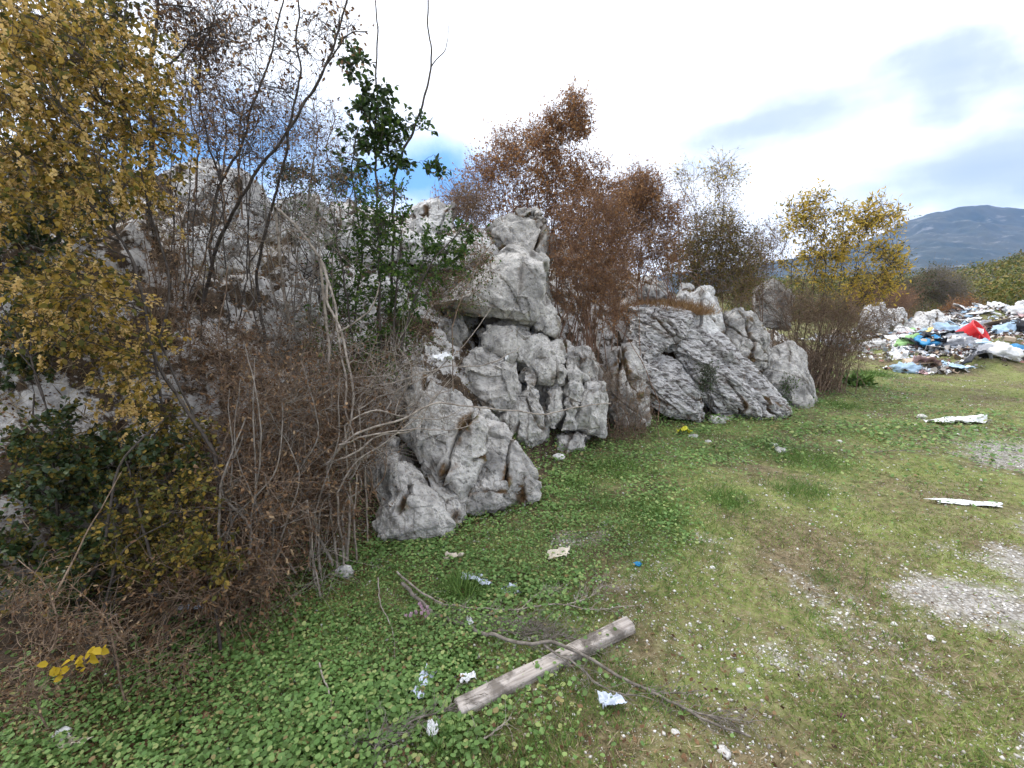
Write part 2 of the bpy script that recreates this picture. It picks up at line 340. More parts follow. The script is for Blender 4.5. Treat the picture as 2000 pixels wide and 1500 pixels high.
def rock(name, outline, Y0, Y1, depth, label, cat='boulder', mat='rock', voxel=None, amp=1.0, strat=None, seed=0, group=None, bulge=0.5, crack=1.0):
    """outline in view coordinates; its lowest point stands at distance Y0, its highest at Y1"""
    ol = np.array(outline, float); c = ol.mean(0); ol = c + (ol - c) * 1.06; y_lo, y_hi = ol[:, 1].max(), ol[:, 1].min()
    def yy(py): return Y0 + (Y1 - Y0) * (y_lo - py) / max(1, y_lo - y_hi)
    pts = []
    for s, dz in ((1.0, 0.0), (0.72, -depth * 0.32 * bulge), (0.35, -depth * 0.42 * bulge), (0.98, depth * 0.45), (0.7, depth)):
        for q in ol:
            v = c + (q - c) * s; pts.append(P(v[0], v[1], yy(v[1]) + dz))
    P_ = np.array(pts); size = np.ptp(P_, axis=0).max()
    voxel = voxel or max(0.008, 0.0022 * Y0)
    me = hull_remesh([tuple(p) for p in pts], voxel)
    n = len(me.vertices); co = np.empty(n * 3, np.float32); me.vertices.foreach_get('co', co); co = co.reshape(-1, 3).astype(float)
    nr = np.empty(n * 3, np.float32); me.vertices.foreach_get('normal', nr); nr = nr.reshape(-1, 3).astype(float)
    q = co.copy() + seed * 3.17
    if strat is not None:                       # squeeze along the bedding so that the relief runs with it
        ax = np.array(strat, float); ax /= np.linalg.norm(ax); al = (q @ ax)[:, None] * ax; q = (q - al) * 2.0 + al * 0.45
    sc_ = np.clip(size, 0.25, 1.6); wq = q + 0.022 * np.stack([fbm(q * 4, 2, 40 + k) for k in range(3)], 1)
    a, ca, _ = worley(wq * [2.4, 2.4, 1.5] / sc_, 11 + seed); b_, cb, _ = worley(wq * [6, 6, 4] / sc_, 23 + seed); d_, cd, _ = worley(wq * 15 / sc_ ** .5, 37 + seed)
    rk = np.random.default_rng(900 + seed)
    def folds(f, k, pick):
        W = []
        for _ in range(k):
            d = unit3(rk.normal(size=3) * [1, 1, .8]); ph = (wq @ d) * f + rk.uniform(0, 1); W.append(np.abs(ph - np.floor(ph + .5)) * 2)
        return np.sort(np.stack(W), 0)[pick]
    h = sc_ * amp * (0.11 * (folds(1.1 / sc_, 3, -1) - .86) + 0.055 * (folds(3.2 / sc_, 3, -1) - .78) + 0.055 * a + 0.030 * b_) + amp * (.022 * (folds(8, 3, -1) - .75) + .010 * d_ + .010 * (folds(21, 3, -1) - .75))
    h += 0.005 * amp * fbm(q * 22, 3, 51 + seed, 0.6)
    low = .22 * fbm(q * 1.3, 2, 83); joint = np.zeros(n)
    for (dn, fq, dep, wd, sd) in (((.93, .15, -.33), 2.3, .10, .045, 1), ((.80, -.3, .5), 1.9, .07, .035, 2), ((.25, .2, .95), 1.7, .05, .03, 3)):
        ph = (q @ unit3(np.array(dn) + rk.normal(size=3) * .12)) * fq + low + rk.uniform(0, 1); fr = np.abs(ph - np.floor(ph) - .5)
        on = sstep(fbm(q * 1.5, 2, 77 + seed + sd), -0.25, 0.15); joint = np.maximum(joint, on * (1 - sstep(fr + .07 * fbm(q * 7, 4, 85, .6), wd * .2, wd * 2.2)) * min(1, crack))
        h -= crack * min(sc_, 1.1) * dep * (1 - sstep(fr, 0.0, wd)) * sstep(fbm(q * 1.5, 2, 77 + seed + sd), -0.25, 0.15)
    h -= crack * sc_ * 0.030 * (1 - sstep(ca, 0.0, 0.04)) * sstep(fbm(q * 2.1, 2, 79 + seed), -0.1, 0.3)
    if strat is not None: h += 0.02 * sc_ * (1 - np.abs(fbm(q * 5, 3, 90))) ** 3
    co2 = co + nr * h[:, None]
    me.vertices.foreach_set('co', co2.astype(np.float32).ravel()); me.update()
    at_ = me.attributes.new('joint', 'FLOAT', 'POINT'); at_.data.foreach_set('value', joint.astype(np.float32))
    me.polygons.foreach_set('use_smooth', np.zeros(len(me.polygons), bool))
    me.materials.clear(); me.materials.append(M[mat]); me.name = name
    o = bpy.data.objects.new(name, me); col.objects.link(o)
    ce = P_.mean(0); ce[2] = P_[:, 2].min(); off = Vector(ce)
    me.transform(Matrix.Translation(-off)); o.location = off
    return tag(o, label, cat, group)

ROCKS = [
 ('boulder', [(812,730),(862,760),(948,820),(940,866),(902,970),(862,950),(832,910),(796,850),(800,780)], 3.25, 3.85, 0.70, 'tall pale grey slab face of the nearest outcrop, left of the dark crack', {}),
 ('boulder', [(946,806),(986,838),(1012,892),(1034,925),(1010,960),(950,975),(912,960),(930,900)], 3.40, 3.95, 0.60, 'grey block with a small round hole, right of the dark crack in the nearest outcrop', {}),
 ('boulder', [(985,925),(1030,918),(1055,942),(1054,976),(1010,992),(985,975)], 3.45, 3.55, 0.30, 'small blocky rock at the right toe of the nearest outcrop', {}),
 ('boulder', [(905,960),(935,940),(985,945),(995,985),(965,1006),(912,1004)], 3.25, 3.40, 0.30, 'low broken rock at the foot of the holed grey block', {}),
 ('boulder', [(767,889),(796,902),(820,930),(862,1000),(872,1045),(740,1064),(730,1024),(752,930)], 2.90, 3.30, 0.50, 'lowest grey rock of the nearest outcrop, standing in the green leaves', {}),
 ('boulder', [(830,925),(862,945),(902,968),(908,1012),(878,1042),(856,990)], 3.05, 3.40, 0.35, 'narrow cracked rib of rock between the lowest rock and the slab face', {}),
 ('boulder', [(716,860),(745,840),(775,860),(770,900),(745,960),(716,940)], 3.20, 3.60, 0.40, 'shaded grey rock behind the brown vines, left of the nearest outcrop', {}),
 ('boulder', [(856,592),(880,578),(925,545),(962,508),(995,482),(1022,489),(1060,512),(1060,545),(1050,575),(1051,612),(1034,630),(985,622),(905,600)], 4.85, 5.30, 1.05, 'big grey boulder perched on top of the outcrop with a shadowed overhang beneath', dict(crack=.18, amp=.6)),
 ('boulder', [(957,452),(990,442),(1027,406),(1052,408),(1064,442),(1076,520),(1074,600),(1030,560),(985,490)], 5.75, 6.0, 0.70, 'upright knobbly grey rock rising behind the perched boulder', {}),
 ('boulder', [(1044,566),(1068,590),(1090,622),(1088,662),(1050,655),(1030,636)], 5.10, 5.30, 0.75, 'grey rock tucked under the right end of the perched boulder', dict(crack=.6, amp=.95)),
 ('boulder', [(928,648),(968,630),(1036,636),(1062,664),(1032,718),(988,690),(945,678)], 4.80, 5.10, 0.85, 'cracked rock directly below the overhang of the perched boulder', dict(crack=.6, amp=.95)),
 ('boulder', [(1056,668),(1090,670),(1106,708),(1096,745),(1056,745),(1030,712)], 4.80, 5.00, 0.75, 'rounded grey block in the upper right of the middle outcrop', dict(crack=.6, amp=.95)),
 ('boulder', [(893,700),(936,682),(990,690),(1010,758),(1008,810),(960,812),(905,775)], 4.55, 4.90, 0.95, 'broad sloping grey rock on the left of the middle outcrop', dict(crack=.6, amp=.95)),
 ('boulder', [(1034,713),(1052,742),(1068,808),(1058,855),(1030,884),(990,856),(975,815),(1004,765)], 4.45, 4.80, 0.85, 'pointed wedge of grey rock hanging over the grass in the middle outcrop', dict(crack=.6, amp=.95)),
 ('boulder', [(1062,752),(1092,744),(1102,812),(1086,838),(1060,836)], 4.65, 4.90, 0.75, 'thin upright rib right of the pointed wedge of rock', dict(crack=.6, amp=.95)),
 ('boulder', [(1102,712),(1126,702),(1138,732),(1124,780),(1124,836),(1096,840)], 4.70, 5.00, 0.75, 'tall narrow grey pillar of rock in the middle outcrop', dict(crack=.6, amp=.95)),
 ('boulder', [(1146,752),(1178,752),(1183,772),(1176,846),(1126,830),(1130,790)], 4.80, 4.95, 0.70, 'square headed block at the right end of the middle outcrop', dict(crack=.6, amp=.95)),
 ('boulder', [(1156,842),(1150,884),(1104,900),(1076,886),(1088,858),(1124,836)], 4.65, 4.90, 0.70, 'low rock at the foot of the square headed block', dict(crack=.6, amp=.95)),
 ('boulder', [(1126,684),(1146,686),(1164,714),(1162,740),(1136,748)], 5.10, 5.30, 0.65, 'small rock on the top right shoulder of the middle outcrop', dict(crack=.6, amp=.95)),
 ('boulder', [(800,668),(856,628),(905,616),(916,650),(880,690),(838,690)], 4.80, 5.10, 0.75, 'leaning grey slab half hidden by twigs, left of the overhang', dict(crack=.6, amp=.95)),
 ('boulder', [(1198,690),(1234,682),(1258,722),(1262,825),(1204,832),(1182,760)], 5.50, 5.90, 0.85, 'shaded grey rock behind the heap of bare twigs', {}),
 ('bedrock', [(905,690),(960,640),(1050,640),(1110,680),(1165,720),(1172,830),(1120,880),(1040,870),(960,820),(905,770)], 5.1, 5.4, 1.0, 'fissured bedrock filling the gaps between the blocks of the middle outcrop', dict(cat='rock face')),
 ('bedrock', [(770,820),(820,760),(900,800),(960,850),(1000,930),(960,980),(880,1000),(780,980),(745,900)], 3.7, 4.05, .8, 'shaded bedrock behind the slabs of the nearest outcrop', dict(cat='rock face')),
 # bedded slabs dipping to the right
 ('rock_slab', [(1238,608),(1290,598),(1350,618),(1345,652),(1305,668),(1262,704),(1230,690)], 6.3, 6.8, .7, 'pale top slab of the right hand outcrop, dark streaked', dict(mat='rock_slab', strat=(.75,-.25,-.6), cat='rock slab')),
 ('rock_slab', [(1252,690),(1318,714),(1370,766),(1368,820),(1342,816),(1272,786),(1250,745)], 5.9, 6.4, .8, 'pale lower left slab of the right hand outcrop, dipping into the grass', dict(mat='rock_slab', strat=(.75,-.25,-.6), cat='rock slab')),
 ('rock_slab', [(1292,645),(1366,645),(1410,664),(1452,720),(1528,800),(1518,820),(1450,815),(1404,812),(1372,775),(1340,715)], 6.2, 6.8, .9, 'long dark streaked slab running down through the middle of the right hand outcrop', dict(mat='rock_slab', strat=(.75,-.25,-.6), cat='rock slab')),
 ('boulder', [(1336,640),(1345,575),(1366,568),(1386,566),(1406,612),(1432,690),(1400,690)], 6.9, 7.4, .7, 'upright pale rock at the back of the right hand outcrop', dict(mat='rock_pale')),
 ('boulder', [(1412,610),(1466,612),(1490,630),(1502,663),(1508,690),(1496,722),(1460,720),(1430,680)], 6.9, 7.4, .8, 'rounded grey rock with dark slots, upper part of the right hand outcrop', {}),
 ('boulder', [(1504,688),(1546,670),(1572,690),(1584,735),(1598,785),(1580,808),(1548,800),(1492,752)], 7.0, 7.5, .9, 'smooth dark grey boulder at the right end of the right hand outcrop', dict(crack=.3, amp=.6)),
 ('boulder', [(1452,725),(1495,735),(1545,795),(1530,806),(1505,795)], 6.9, 7.1, .6, 'pale lower ledge left of the smooth dark grey boulder', dict(mat='rock_pale')),
 ('boulder', [(1240,560),(1255,545),(1300,550),(1305,578),(1260,590)], 7.6, 7.8, .6, 'small pale rock behind the orange dry grass', dict(mat='rock_pale')),
 ('boulder', [(1322,590),(1328,556),(1348,552),(1362,575),(1360,610)], 7.4, 7.6, .4, 'little pale rock between the orange grass and the upright pale rock', dict(mat='rock_pale')),
 ('boulder', [(1470,640),(1475,570),(1510,545),(1545,570),(1540,640)], 9.0, 9.4, .9, 'grey rock in the brush behind the rounded rock with dark slots', {}),
 # upper left bank
 ('boulder', [(250,390),(330,345),(420,318),(482,345),(530,395),(505,470),(420,500),(300,480)], 5.2, 5.8, 1.2, 'largest pale rock high on the bank behind the leaning trunks', dict(mat='rock_pale', voxel=.022)),
 ('boulder', [(520,410),(600,388),(655,425),(650,480),(560,500),(520,470)], 5.0, 5.4, 1.0, 'pale rock high on the bank, right of the largest pale rock', dict(mat='rock_pale', voxel=.022)),
 ('boulder', [(800,405),(840,394),(886,402),(884,445),(835,460),(802,445)], 5.8, 6.0, .7, 'square pale rock on the skyline left of the knobbly upright rock', dict(mat='rock_pale', voxel=.02)),
 ('boulder', [(790,462),(850,450),(900,480),(895,520),(830,530),(790,510)], 5.2, 5.5, .7, 'pale rock among green leaves below the square skyline rock', dict(mat='rock_pale', voxel=.02)),
 ('boulder', [(640,435),(700,425),(765,462),(770,510),(700,530),(650,510)], 5.0, 5.4, .8, 'pale rock behind the tall green saplings', dict(mat='rock_pale', voxel=.02)),
 ('boulder', [(540,575),(585,535),(618,560),(622,610),(570,640)], 4.0, 4.3, .6, 'angular rock behind the twisted pale vine stems', dict(mat='rock_pale')),
 ('boulder', [(420,520),(500,505),(540,540),(520,600),(440,590)], 4.2, 4.5, .7, 'pale ledge below the largest pale rock', dict(mat='rock_pale')),
 ('boulder', [(320,610),(370,595),(425,640),(430,720),(380,760),(330,700)], 3.6, 3.9, .6, 'shaded grey rock in the brush right of the yellow leaved tree', {}),
 ('boulder', [(60,420),(120,405),(200,430),(210,500),(120,520),(60,490)], 4.4, 4.7, .8, 'grey rock glimpsed through the yellow leaved tree', {}),
 ('boulder', [(60,800),(120,775),(175,810),(180,870),(100,900),(60,860)], 3.0, 3.3, .6, 'dark rock glimpsed above the ivy at the left edge', {}),
 ('boulder', [(560,490),(620,480),(660,520),(640,570),(580,560)], 4.6, 4.8, .6, 'small pale rock just above the angular rock by the vine stems', dict(mat='rock_pale')),
 ('boulder', [(330,470),(400,440),(470,470),(480,530),(400,560),(330,530)], 4.3, 4.6, .7, 'pale ledge directly under the largest pale rock, behind grey twigs', dict(mat='rock_pale', voxel=.018)),
 ('boulder', [(455,620),(520,600),(560,650),(540,700),(470,700)], 3.9, 4.1, .6, 'grey boulder showing through twigs above the brown thicket', dict(mat='rock_pale')),
 ('boulder', [(200,560),(270,520),(330,560),(320,620),(240,640)], 3.6, 3.9, .6, 'grey rock face showing between the yellow leaves and the bare shrub', dict(mat='rock_pale')),
 ('boulder', [(860,470),(905,455),(960,470),(965,510),(900,530),(862,510)], 5.6, 5.8, .6, 'pale rock left of the knobbly upright rock', dict(mat='rock_pale')),
 ('boulder', [(690,560),(740,540),(790,570),(780,620),(710,630)], 4.6, 4.9, .6, 'pale stone in the undergrowth left of the perched boulder', dict(mat='rock_pale')),
]
for k, (nm, ol, a, b_, d_, lb, kw) in enumerate(ROCKS):
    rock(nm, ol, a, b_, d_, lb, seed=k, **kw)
#PLANTS
# ---------------------------------------------------------------- plants: toolkit
def unit(v): return v / np.maximum(np.linalg.norm(v, axis=-1, keepdims=True), 1e-9)
def rdir(rng, n): return unit(rng.normal(size=(n, 3)))
def walk(rng, start, d, length, K=7, wander=0.35, up=0.0):
    """N wandering stems of K points"""
    n = len(start); pts = np.empty((n, K, 3)); pts[:, 0] = start; d = unit(np.asarray(d, float)); st = (np.asarray(length) / (K - 1)).reshape(-1, 1)
    for k in range(1, K):
        d = unit(d + rng.normal(size=(n, 3)) * wander + np.array([0, 0, up])); pts[:, k] = pts[:, k - 1] + d * st
    return pts
def at_t(pts, idx, t):
    K = pts.shape[1]; f = t * (K - 1); i = np.minimum(f.astype(int), K - 2); u = (f - i)[:, None]
    a = pts[idx, i]; b = pts[idx, i + 1]; return a * (1 - u) + b * u, unit(b - a)
def children(rng, pts, n, t0=0.2, t1=1.0, ang=0.8, up=0.0):
    idx = rng.integers(0, len(pts), n); t = rng.uniform(t0, t1, n); p, tan = at_t(pts, idx, t)
    return p, unit(tan + rdir(rng, n) * ang + np.array([0, 0, up])), idx, t
def tubes(batches, sides=4):
    """batches: (pts (N,K,3), r0 (N,), r1 (N,)) -> verts, quads"""
    VV, FF, off = [], [], 0
    for b in batches:
        pts, r0, r1 = b[:3]; S = b[3] if len(b) > 3 else sides
        n, K = pts.shape[:2]
        if n == 0: continue
        r0 = np.broadcast_to(r0, (n,)); r1 = np.broadcast_to(r1, (n,))
        tan = np.empty_like(pts); tan[:, 1:-1] = pts[:, 2:] - pts[:, :-2]; tan[:, 0] = pts[:, 1] - pts[:, 0]; tan[:, -1] = pts[:, -1] - pts[:, -2]; tan = unit(tan)
        ref = np.where(np.abs(tan[:, :1, 2:]) > 0.9, np.array([1., 0, 0]), np.array([0, 0, 1.])) * np.ones_like(tan)
        a = unit(np.cross(tan, ref)); c = np.cross(tan, a); t = np.linspace(0, 1, K)[None]
        rad = (r0[:, None] * (1 - t) + r1[:, None] * t)[..., None]
        ph = np.arange(S) * 2 * math.pi / S
        V = pts[:, :, None] + (a[:, :, None] * np.cos(ph)[None, None, :, None] + c[:, :, None] * np.sin(ph)[None, None, :, None]) * rad[:, :, None]
        base = (np.arange(n) * K * S)[:, None, None] + (np.arange(K - 1) * S)[None, :, None]; j = np.arange(S)[None, None]; jn = (j + 1) % S
        q = np.stack([base + j, base + jn, base + S + jn, base + S + j], -1).reshape(-1, 4)
        VV.append(V.reshape(-1, 3)); FF.append(q + off); off += n * K * S
    return np.concatenate(VV), np.concatenate(FF)
def leaves(rng, pos, axis, size, width=0.55, shape='leaf', face=None, fold=0.25):
    """leaf blades with their base at pos, pointing along axis"""
    n = len(pos); axis = unit(axis); size = np.broadcast_to(size, (n,))[:, None]
    nrm = rdir(rng, n) if face is None else unit(face)
    side = unit(np.cross(axis, nrm)); nrm = np.cross(side, axis)
    w = size * width * 0.5; off = 0
    if shape == 'leaf':
        v = [pos, pos + axis * size, pos + axis * size * .28 + side * w + nrm * w * fold, pos + axis * size * .68 + side * w * .85 + nrm * w * fold,
             pos + axis * size * .28 - side * w + nrm * w * fold, pos + axis * size * .68 - side * w * .85 + nrm * w * fold]
        V = np.stack(v, 1).reshape(-1, 3); b = (np.arange(n) * 6)[:, None]
        F = np.concatenate([b + [0, 2, 3, 1], b + [0, 1, 5, 4]])
    elif shape == 'diamond':
        v = [pos, pos + axis * size * .45 + side * w + nrm * w * fold, pos + axis * size, pos + axis * size * .45 - side * w]
        V = np.stack(v, 1).reshape(-1, 3); b = (np.arange(n) * 4)[:, None]; F = b + [0, 1, 2, 3]
    elif shape == 'disc':
        ph = np.arange(7) * 2 * math.pi / 7 + 0.4; rr = np.array([.62, 1, .95, 1, .95, 1, .9])
        v = [pos + (axis * math.cos(p) + side * math.sin(p)) * size * 0.5 * r for p, r in zip(ph, rr)]
        V = np.stack(v, 1).reshape(-1, 3); b = (np.arange(n) * 7)[:, None]; F = b + np.arange(7)[None]
    elif shape == 'curl':      # shrivelled strip of three panels
        c1 = pos + axis * size * .35 + nrm * size * .10; c2 = pos + axis * size * .7 - nrm * size * .14; c3 = pos + axis * size + nrm * size * .12
        v = [pos, c1 + side * w, c1 - side * w, c2 + side * w, c2 - side * w, c3]
        V = np.stack(v, 1).reshape(-1, 3); b = (np.arange(n) * 6)[:, None]
        return V, [b + [1, 2, 4, 3], np.concatenate([b + [0, 2, 1], b + [3, 4, 5]])]
    return V, [F]
def join(parts):
    VV, FF, off = [], [], 0
    for V, F in parts:
        VV.append(V); FF += [f + off for f in F]; off += len(V)
    by = {}
    for f in FF: by.setdefault(f.shape[1], []).append(f)
    return np.concatenate(VV), [np.concatenate(v) for v in by.values()]
def spline(pts, n):
    """smooth curve through the points"""
    p = np.array(pts, float); p = np.vstack([2 * p[0] - p[1], p, 2 * p[-1] - p[-2]]); m = len(p) - 3
    u = np.linspace(0, m - 1e-6, n); i = u.astype(int); t = (u - i)[:, None]
    a, b, c, d = p[i], p[i + 1], p[i + 2], p[i + 3]
    return 0.5 * ((2 * b) + (-a + c) * t + (2 * a - 5 * b + 4 * c - d) * t * t + (-a + 3 * b - 3 * c + d) * t ** 3)
def stem(rng, pix, Y, n=None, jit=0.012):
    """a stem drawn through points of the view, each with its own distance"""
    Ys = Y if hasattr(Y, '__len__') else [Y] * len(pix)
    if len(Ys) != len(pix): Ys = np.interp(np.linspace(0, 1, len(pix)), np.linspace(0, 1, len(Ys)), Ys)
    p = spline([P(a, b, y) for (a, b), y in zip(pix, Ys)], n or 5 * len(pix)); q = p * 6
    return p + jit * np.stack([fbm(q, 3, 100 + k) for k in range(3)], 1) * (np.mean(Ys) / 3)
def blob_pts(rng, blobs, n):
    """n points inside clouds (px, py, rx, ry, Y, dY, weight)"""
    w = np.array([b[6] if len(b) > 6 else 1.0 for b in blobs]); k = rng.choice(len(blobs), n, p=w / w.sum())
    u = rdir(rng, n) * rng.uniform(0, 1, (n, 1)) ** 0.45; out = np.empty((n, 3))
    B = np.array([b[:6] for b in blobs], float)[k]
    for i in range(n):
        out[i] = P(B[i, 0] + u[i, 0] * B[i, 2], B[i, 1] + u[i, 1] * B[i, 3], B[i, 4] + u[i, 2] * B[i, 5])
    return out
def reach(rng, nodes_, targets, K=8, bow=0.25, low=1.5):
    """curved branches from the nearest node below each target"""
    d = targets[:, None] - nodes_[None]; c = np.linalg.norm(d, axis=2) + low * np.maximum(-d[..., 2] + 0.05, 0)
    b = nodes_[c.argmin(1)]; t = np.linspace(0, 1, K)[None, :, None]; ln = np.linalg.norm(targets - b, axis=1)
    m = (b + targets) / 2 + rdir(rng, len(b)) * (bow * ln)[:, None] + np.array([0, 0, 0.12]) * ln[:, None]
    p = b[:, None] * (1 - t) ** 2 + 2 * m[:, None] * t * (1 - t) + targets[:, None] * t * t
    j = rng.normal(size=p.shape) * (0.035 * ln)[:, None, None]; j[:, 0] = 0
    return p + j
def plant(name, label, cat, stems, blobs, seed, bark='bark_grey', r=0.012, n1=30, n2=160, n3=400, twig=0.25, tw_r=0.0018, curl=0.4, droop=0.0,
          foliage=(), group=None, root=None, tk=5, stem_end=0.35, bow=0.25, parts=('stems', 'foliage')):
    """stems: list of point arrays; foliage: list of dicts(n, size, mat, shape, width, tone, hang)"""
    rng = np.random.default_rng(seed); bat = []; rooted = []
    for k, s in enumerate(stems):          # every stem that starts in the open is carried down to the soil
        a = s[0]; others = [o for j, o in enumerate(stems) if j != k]
        near = min([np.linalg.norm(o - a, axis=1).min() for o in others] + [9]) < .1; g = hz(a[0], a[1])
        if a[2] > g + .03 and not near:
            m = max(3, int((a[2] - g) / .06)); d = np.linspace(1, 0, m, endpoint=False)[:, None]; dn = np.array([0, .05 * (a[2] - g), g - .04 - a[2]])
            s = np.vstack([a + dn * d + .012 * np.stack([fbm((a + dn * d) * 6, 3, 100 + q) * np.minimum(1, 3 * d[:, 0]) for q in range(3)], 1), s])
        rooted.append(s)
    stems = rooted
    for k, s in enumerate(stems):
        rr = r[k] if hasattr(r, '__len__') else r
        bat.append((s[None], np.array([rr]), np.array([rr * stem_end]), 6))
    base = np.concatenate(stems); rt = root if root is not None else stems[0][0]
    twigs = None
    if blobs:
        l1 = reach(rng, base, blob_pts(rng, blobs, n1), bow=bow); rm = r if not hasattr(r, '__len__') else float(np.mean(r))
        bat.append((l1, rm * .42, rm * .15, 4)); nodes_ = np.concatenate([base, l1[:, 2:].reshape(-1, 3)])
        l2 = reach(rng, nodes_, blob_pts(rng, blobs, n2), K=7, low=0.6, bow=bow); bat.append((l2, max(rm * .2, tw_r * 1.3), tw_r, 3))
        src = np.concatenate([l2, l1[:, ::1][:, :7]])
        p, d, _, _ = children(rng, src, n3, 0.3, 1.0, 0.9)
        l3 = walk(rng, p, d, twig * rng.uniform(.5, 1.4, n3), tk, curl, -droop); bat.append((l3, tw_r, tw_r * .5, 3)); twigs = l3
    e = empty(name, rt, label, cat, group)
    V, F = tubes(bat); mk(parts[0], V, [F], M[bark], e)
    for f in foliage:
        src = twigs if twigs is not None else np.stack([np.array(s[-6:]) for s in stems])
        n = f['n']; p, d, _, _ = children(rng, src, n, f.get('t0', 0.1), 1.0, 1.0)
        h = f.get('hang', 0.3); d = unit(d + np.array([0, 0, -h]))
        sz = f['size'] * rng.uniform(.6, 1.3, n)
        if f.get('cluster'):       # hanging clusters of small overlapping bracts
            k = f['cluster']; q = np.repeat(p, k, 0); s2 = np.repeat(sz, k); tt = np.tile(np.arange(k) / k, n)
            ax = unit(np.repeat(unit(d + [0, 0, -1.4]), k, 0)); q = q + ax * (tt * s2 * 3.2)[:, None] + rng.normal(size=q.shape) * (s2 * .22)[:, None]
            V, F = leaves(rng, q, unit(ax * .5 + rdir(rng, len(q))), s2 * (1 - .5 * tt), f.get('width', .7), f.get('shape', 'leaf'))
        else:
            up = np.array([0, 0, 1.0]) * f.get('flat', 0.6)
            V, F = leaves(rng, p + d * (sz * .15)[:, None], d, sz, f.get('width', .55), f.get('shape', 'leaf'), rdir(rng, n) + up)
        mk(f.get('part', parts[1]), V, F, M[f['mat']], e)
    return e
def ground_at(p): return np.array([p[0], p[1], hz(p[0], p[1])])
R_ = lambda s: np.random.default_rng(s)

# ---------------------------------------------------------------- plants: left bank
rg = R_(1)
st = [stem(rg, [(470, 1180), (440, 1010), (415, 880), (350, 780), (300, 690), (275, 560), (235, 470), (175, 400), (130, 300)], [2.2, 2.3, 2.5]),
      stem(rg, [(415, 880), (345, 745), (250, 500), (205, 400), (208, 250), (175, 120), (120, 0), (100, -80)], [2.35, 2.5, 2.5]),
      stem(rg, [(300, 690), (330, 560), (290, 400), (260, 250), (240, 100), (250, -60)], [2.45, 2.7, 2.8]),
      stem(rg, [(230, 470), (120, 430), (40, 420), (-60, 380)], [2.5, 2.3])]
plant('hornbeam_tree', 'yellow leaved tree at the left edge hung with tan seed clusters', 'tree', st,
      [(100, 120, 190, 150, 2.6, .5, 1.2), (90, 330, 170, 140, 2.4, .5, 1.5), (110, 590, 150, 110, 2.3, .4, 1.0), (290, 300, 90, 140, 2.8, .4, .5), (260, 740, 80, 120, 2.35, .3, .35), (0, 60, 120, 180, 2.2, .5, .8), (300, 130, 90, 110, 2.9, .3, .25)],
      11, 'bark_dark', [.011, .007, .008, .008], 70, 600, 2400, .16, .0012, .3, .12,
      [dict(n=10500, size=.024, mat='leaf_yellow', width=.62, hang=.5), dict(n=6500, size=.027, mat='leaf_olive', width=.62, hang=.4), dict(n=1500, size=.017, mat='hop', cluster=15, part='seed_clusters')])
st = [stem(rg, [(20, 640), (40, 520), (60, 430), (50, 330)], [3.2, 3.2]), stem(rg, [(130, 600), (120, 480), (90, 380)], [3.2, 3.3])]
plant('evergreen_shrub', 'dark green shrub showing through the lower half of the yellow leaved tree', 'bush', st, [(50, 440, 90, 80, 3.2, .3, 1), (150, 380, 70, 60, 3.3, .3, .5), (60, 640, 90, 70, 3.0, .3, .6)], 17, 'bark_dark', .008, 30, 200, 600, .14, .0014, .4, .0, [dict(n=5200, size=.034, mat='leaf_dark', width=.6)])
# dark evergreen ivy mass below
st = [stem(rg, [(60, 1230), (110, 1050), (100, 850), (60, 700)], [2.0, 2.3]), stem(rg, [(300, 1100), (260, 950), (230, 850)], [1.9, 2.3]), stem(rg, [(150, 1180), (200, 1060), (240, 900), (320, 820)], [1.8, 2.1])]
plant('ivy_thicket', 'dark green leafy thicket at the lower left edge, shaded beneath the yellow leaved tree', 'bush', st,
      [(90, 920, 170, 110, 2.3, .35, 1), (260, 900, 130, 80, 2.35, .3, .6), (60, 1080, 150, 110, 2.0, .3, .7), (150, 1130, 120, 70, 1.9, .2, .4), (20, 700, 120, 120, 2.6, .3, .5), (50, 500, 80, 120, 3.0, .3, .4)],
      12, 'bark_dark', .009, 40, 260, 800, .14, .0012, .4, .0,
      [dict(n=15000, size=.024, mat='leaf_dark', width=.72, hang=.2, flat=1.0), dict(n=9000, size=.022, mat='leaf_olive', width=.7)])
st = [stem(rg, [(420, 1190), (380, 1050), (330, 950), (300, 850)], [1.9, 2.3]), stem(rg, [(200, 1200), (235, 1080), (330, 1020)], [1.75, 1.95])]
plant('hornbeam_shrub', 'low shrub with ochre leaves between the dark thicket and the brown dead vines', 'bush', st,
      [(330, 980, 120, 110, 2.15, .25, 1), (250, 1080, 110, 70, 1.95, .2, .7), (400, 1080, 80, 70, 2.0, .2, .5), (360, 850, 90, 60, 2.4, .2, .4)],
      13, 'bark_dark', .007, 40, 220, 700, .12, .0011, .4, .0,
      [dict(n=6500, size=.022, mat='leaf_olive', width=.62, flat=1.0), dict(n=1500, size=.022, mat='leaf_yellow', width=.62, flat=1.0)])
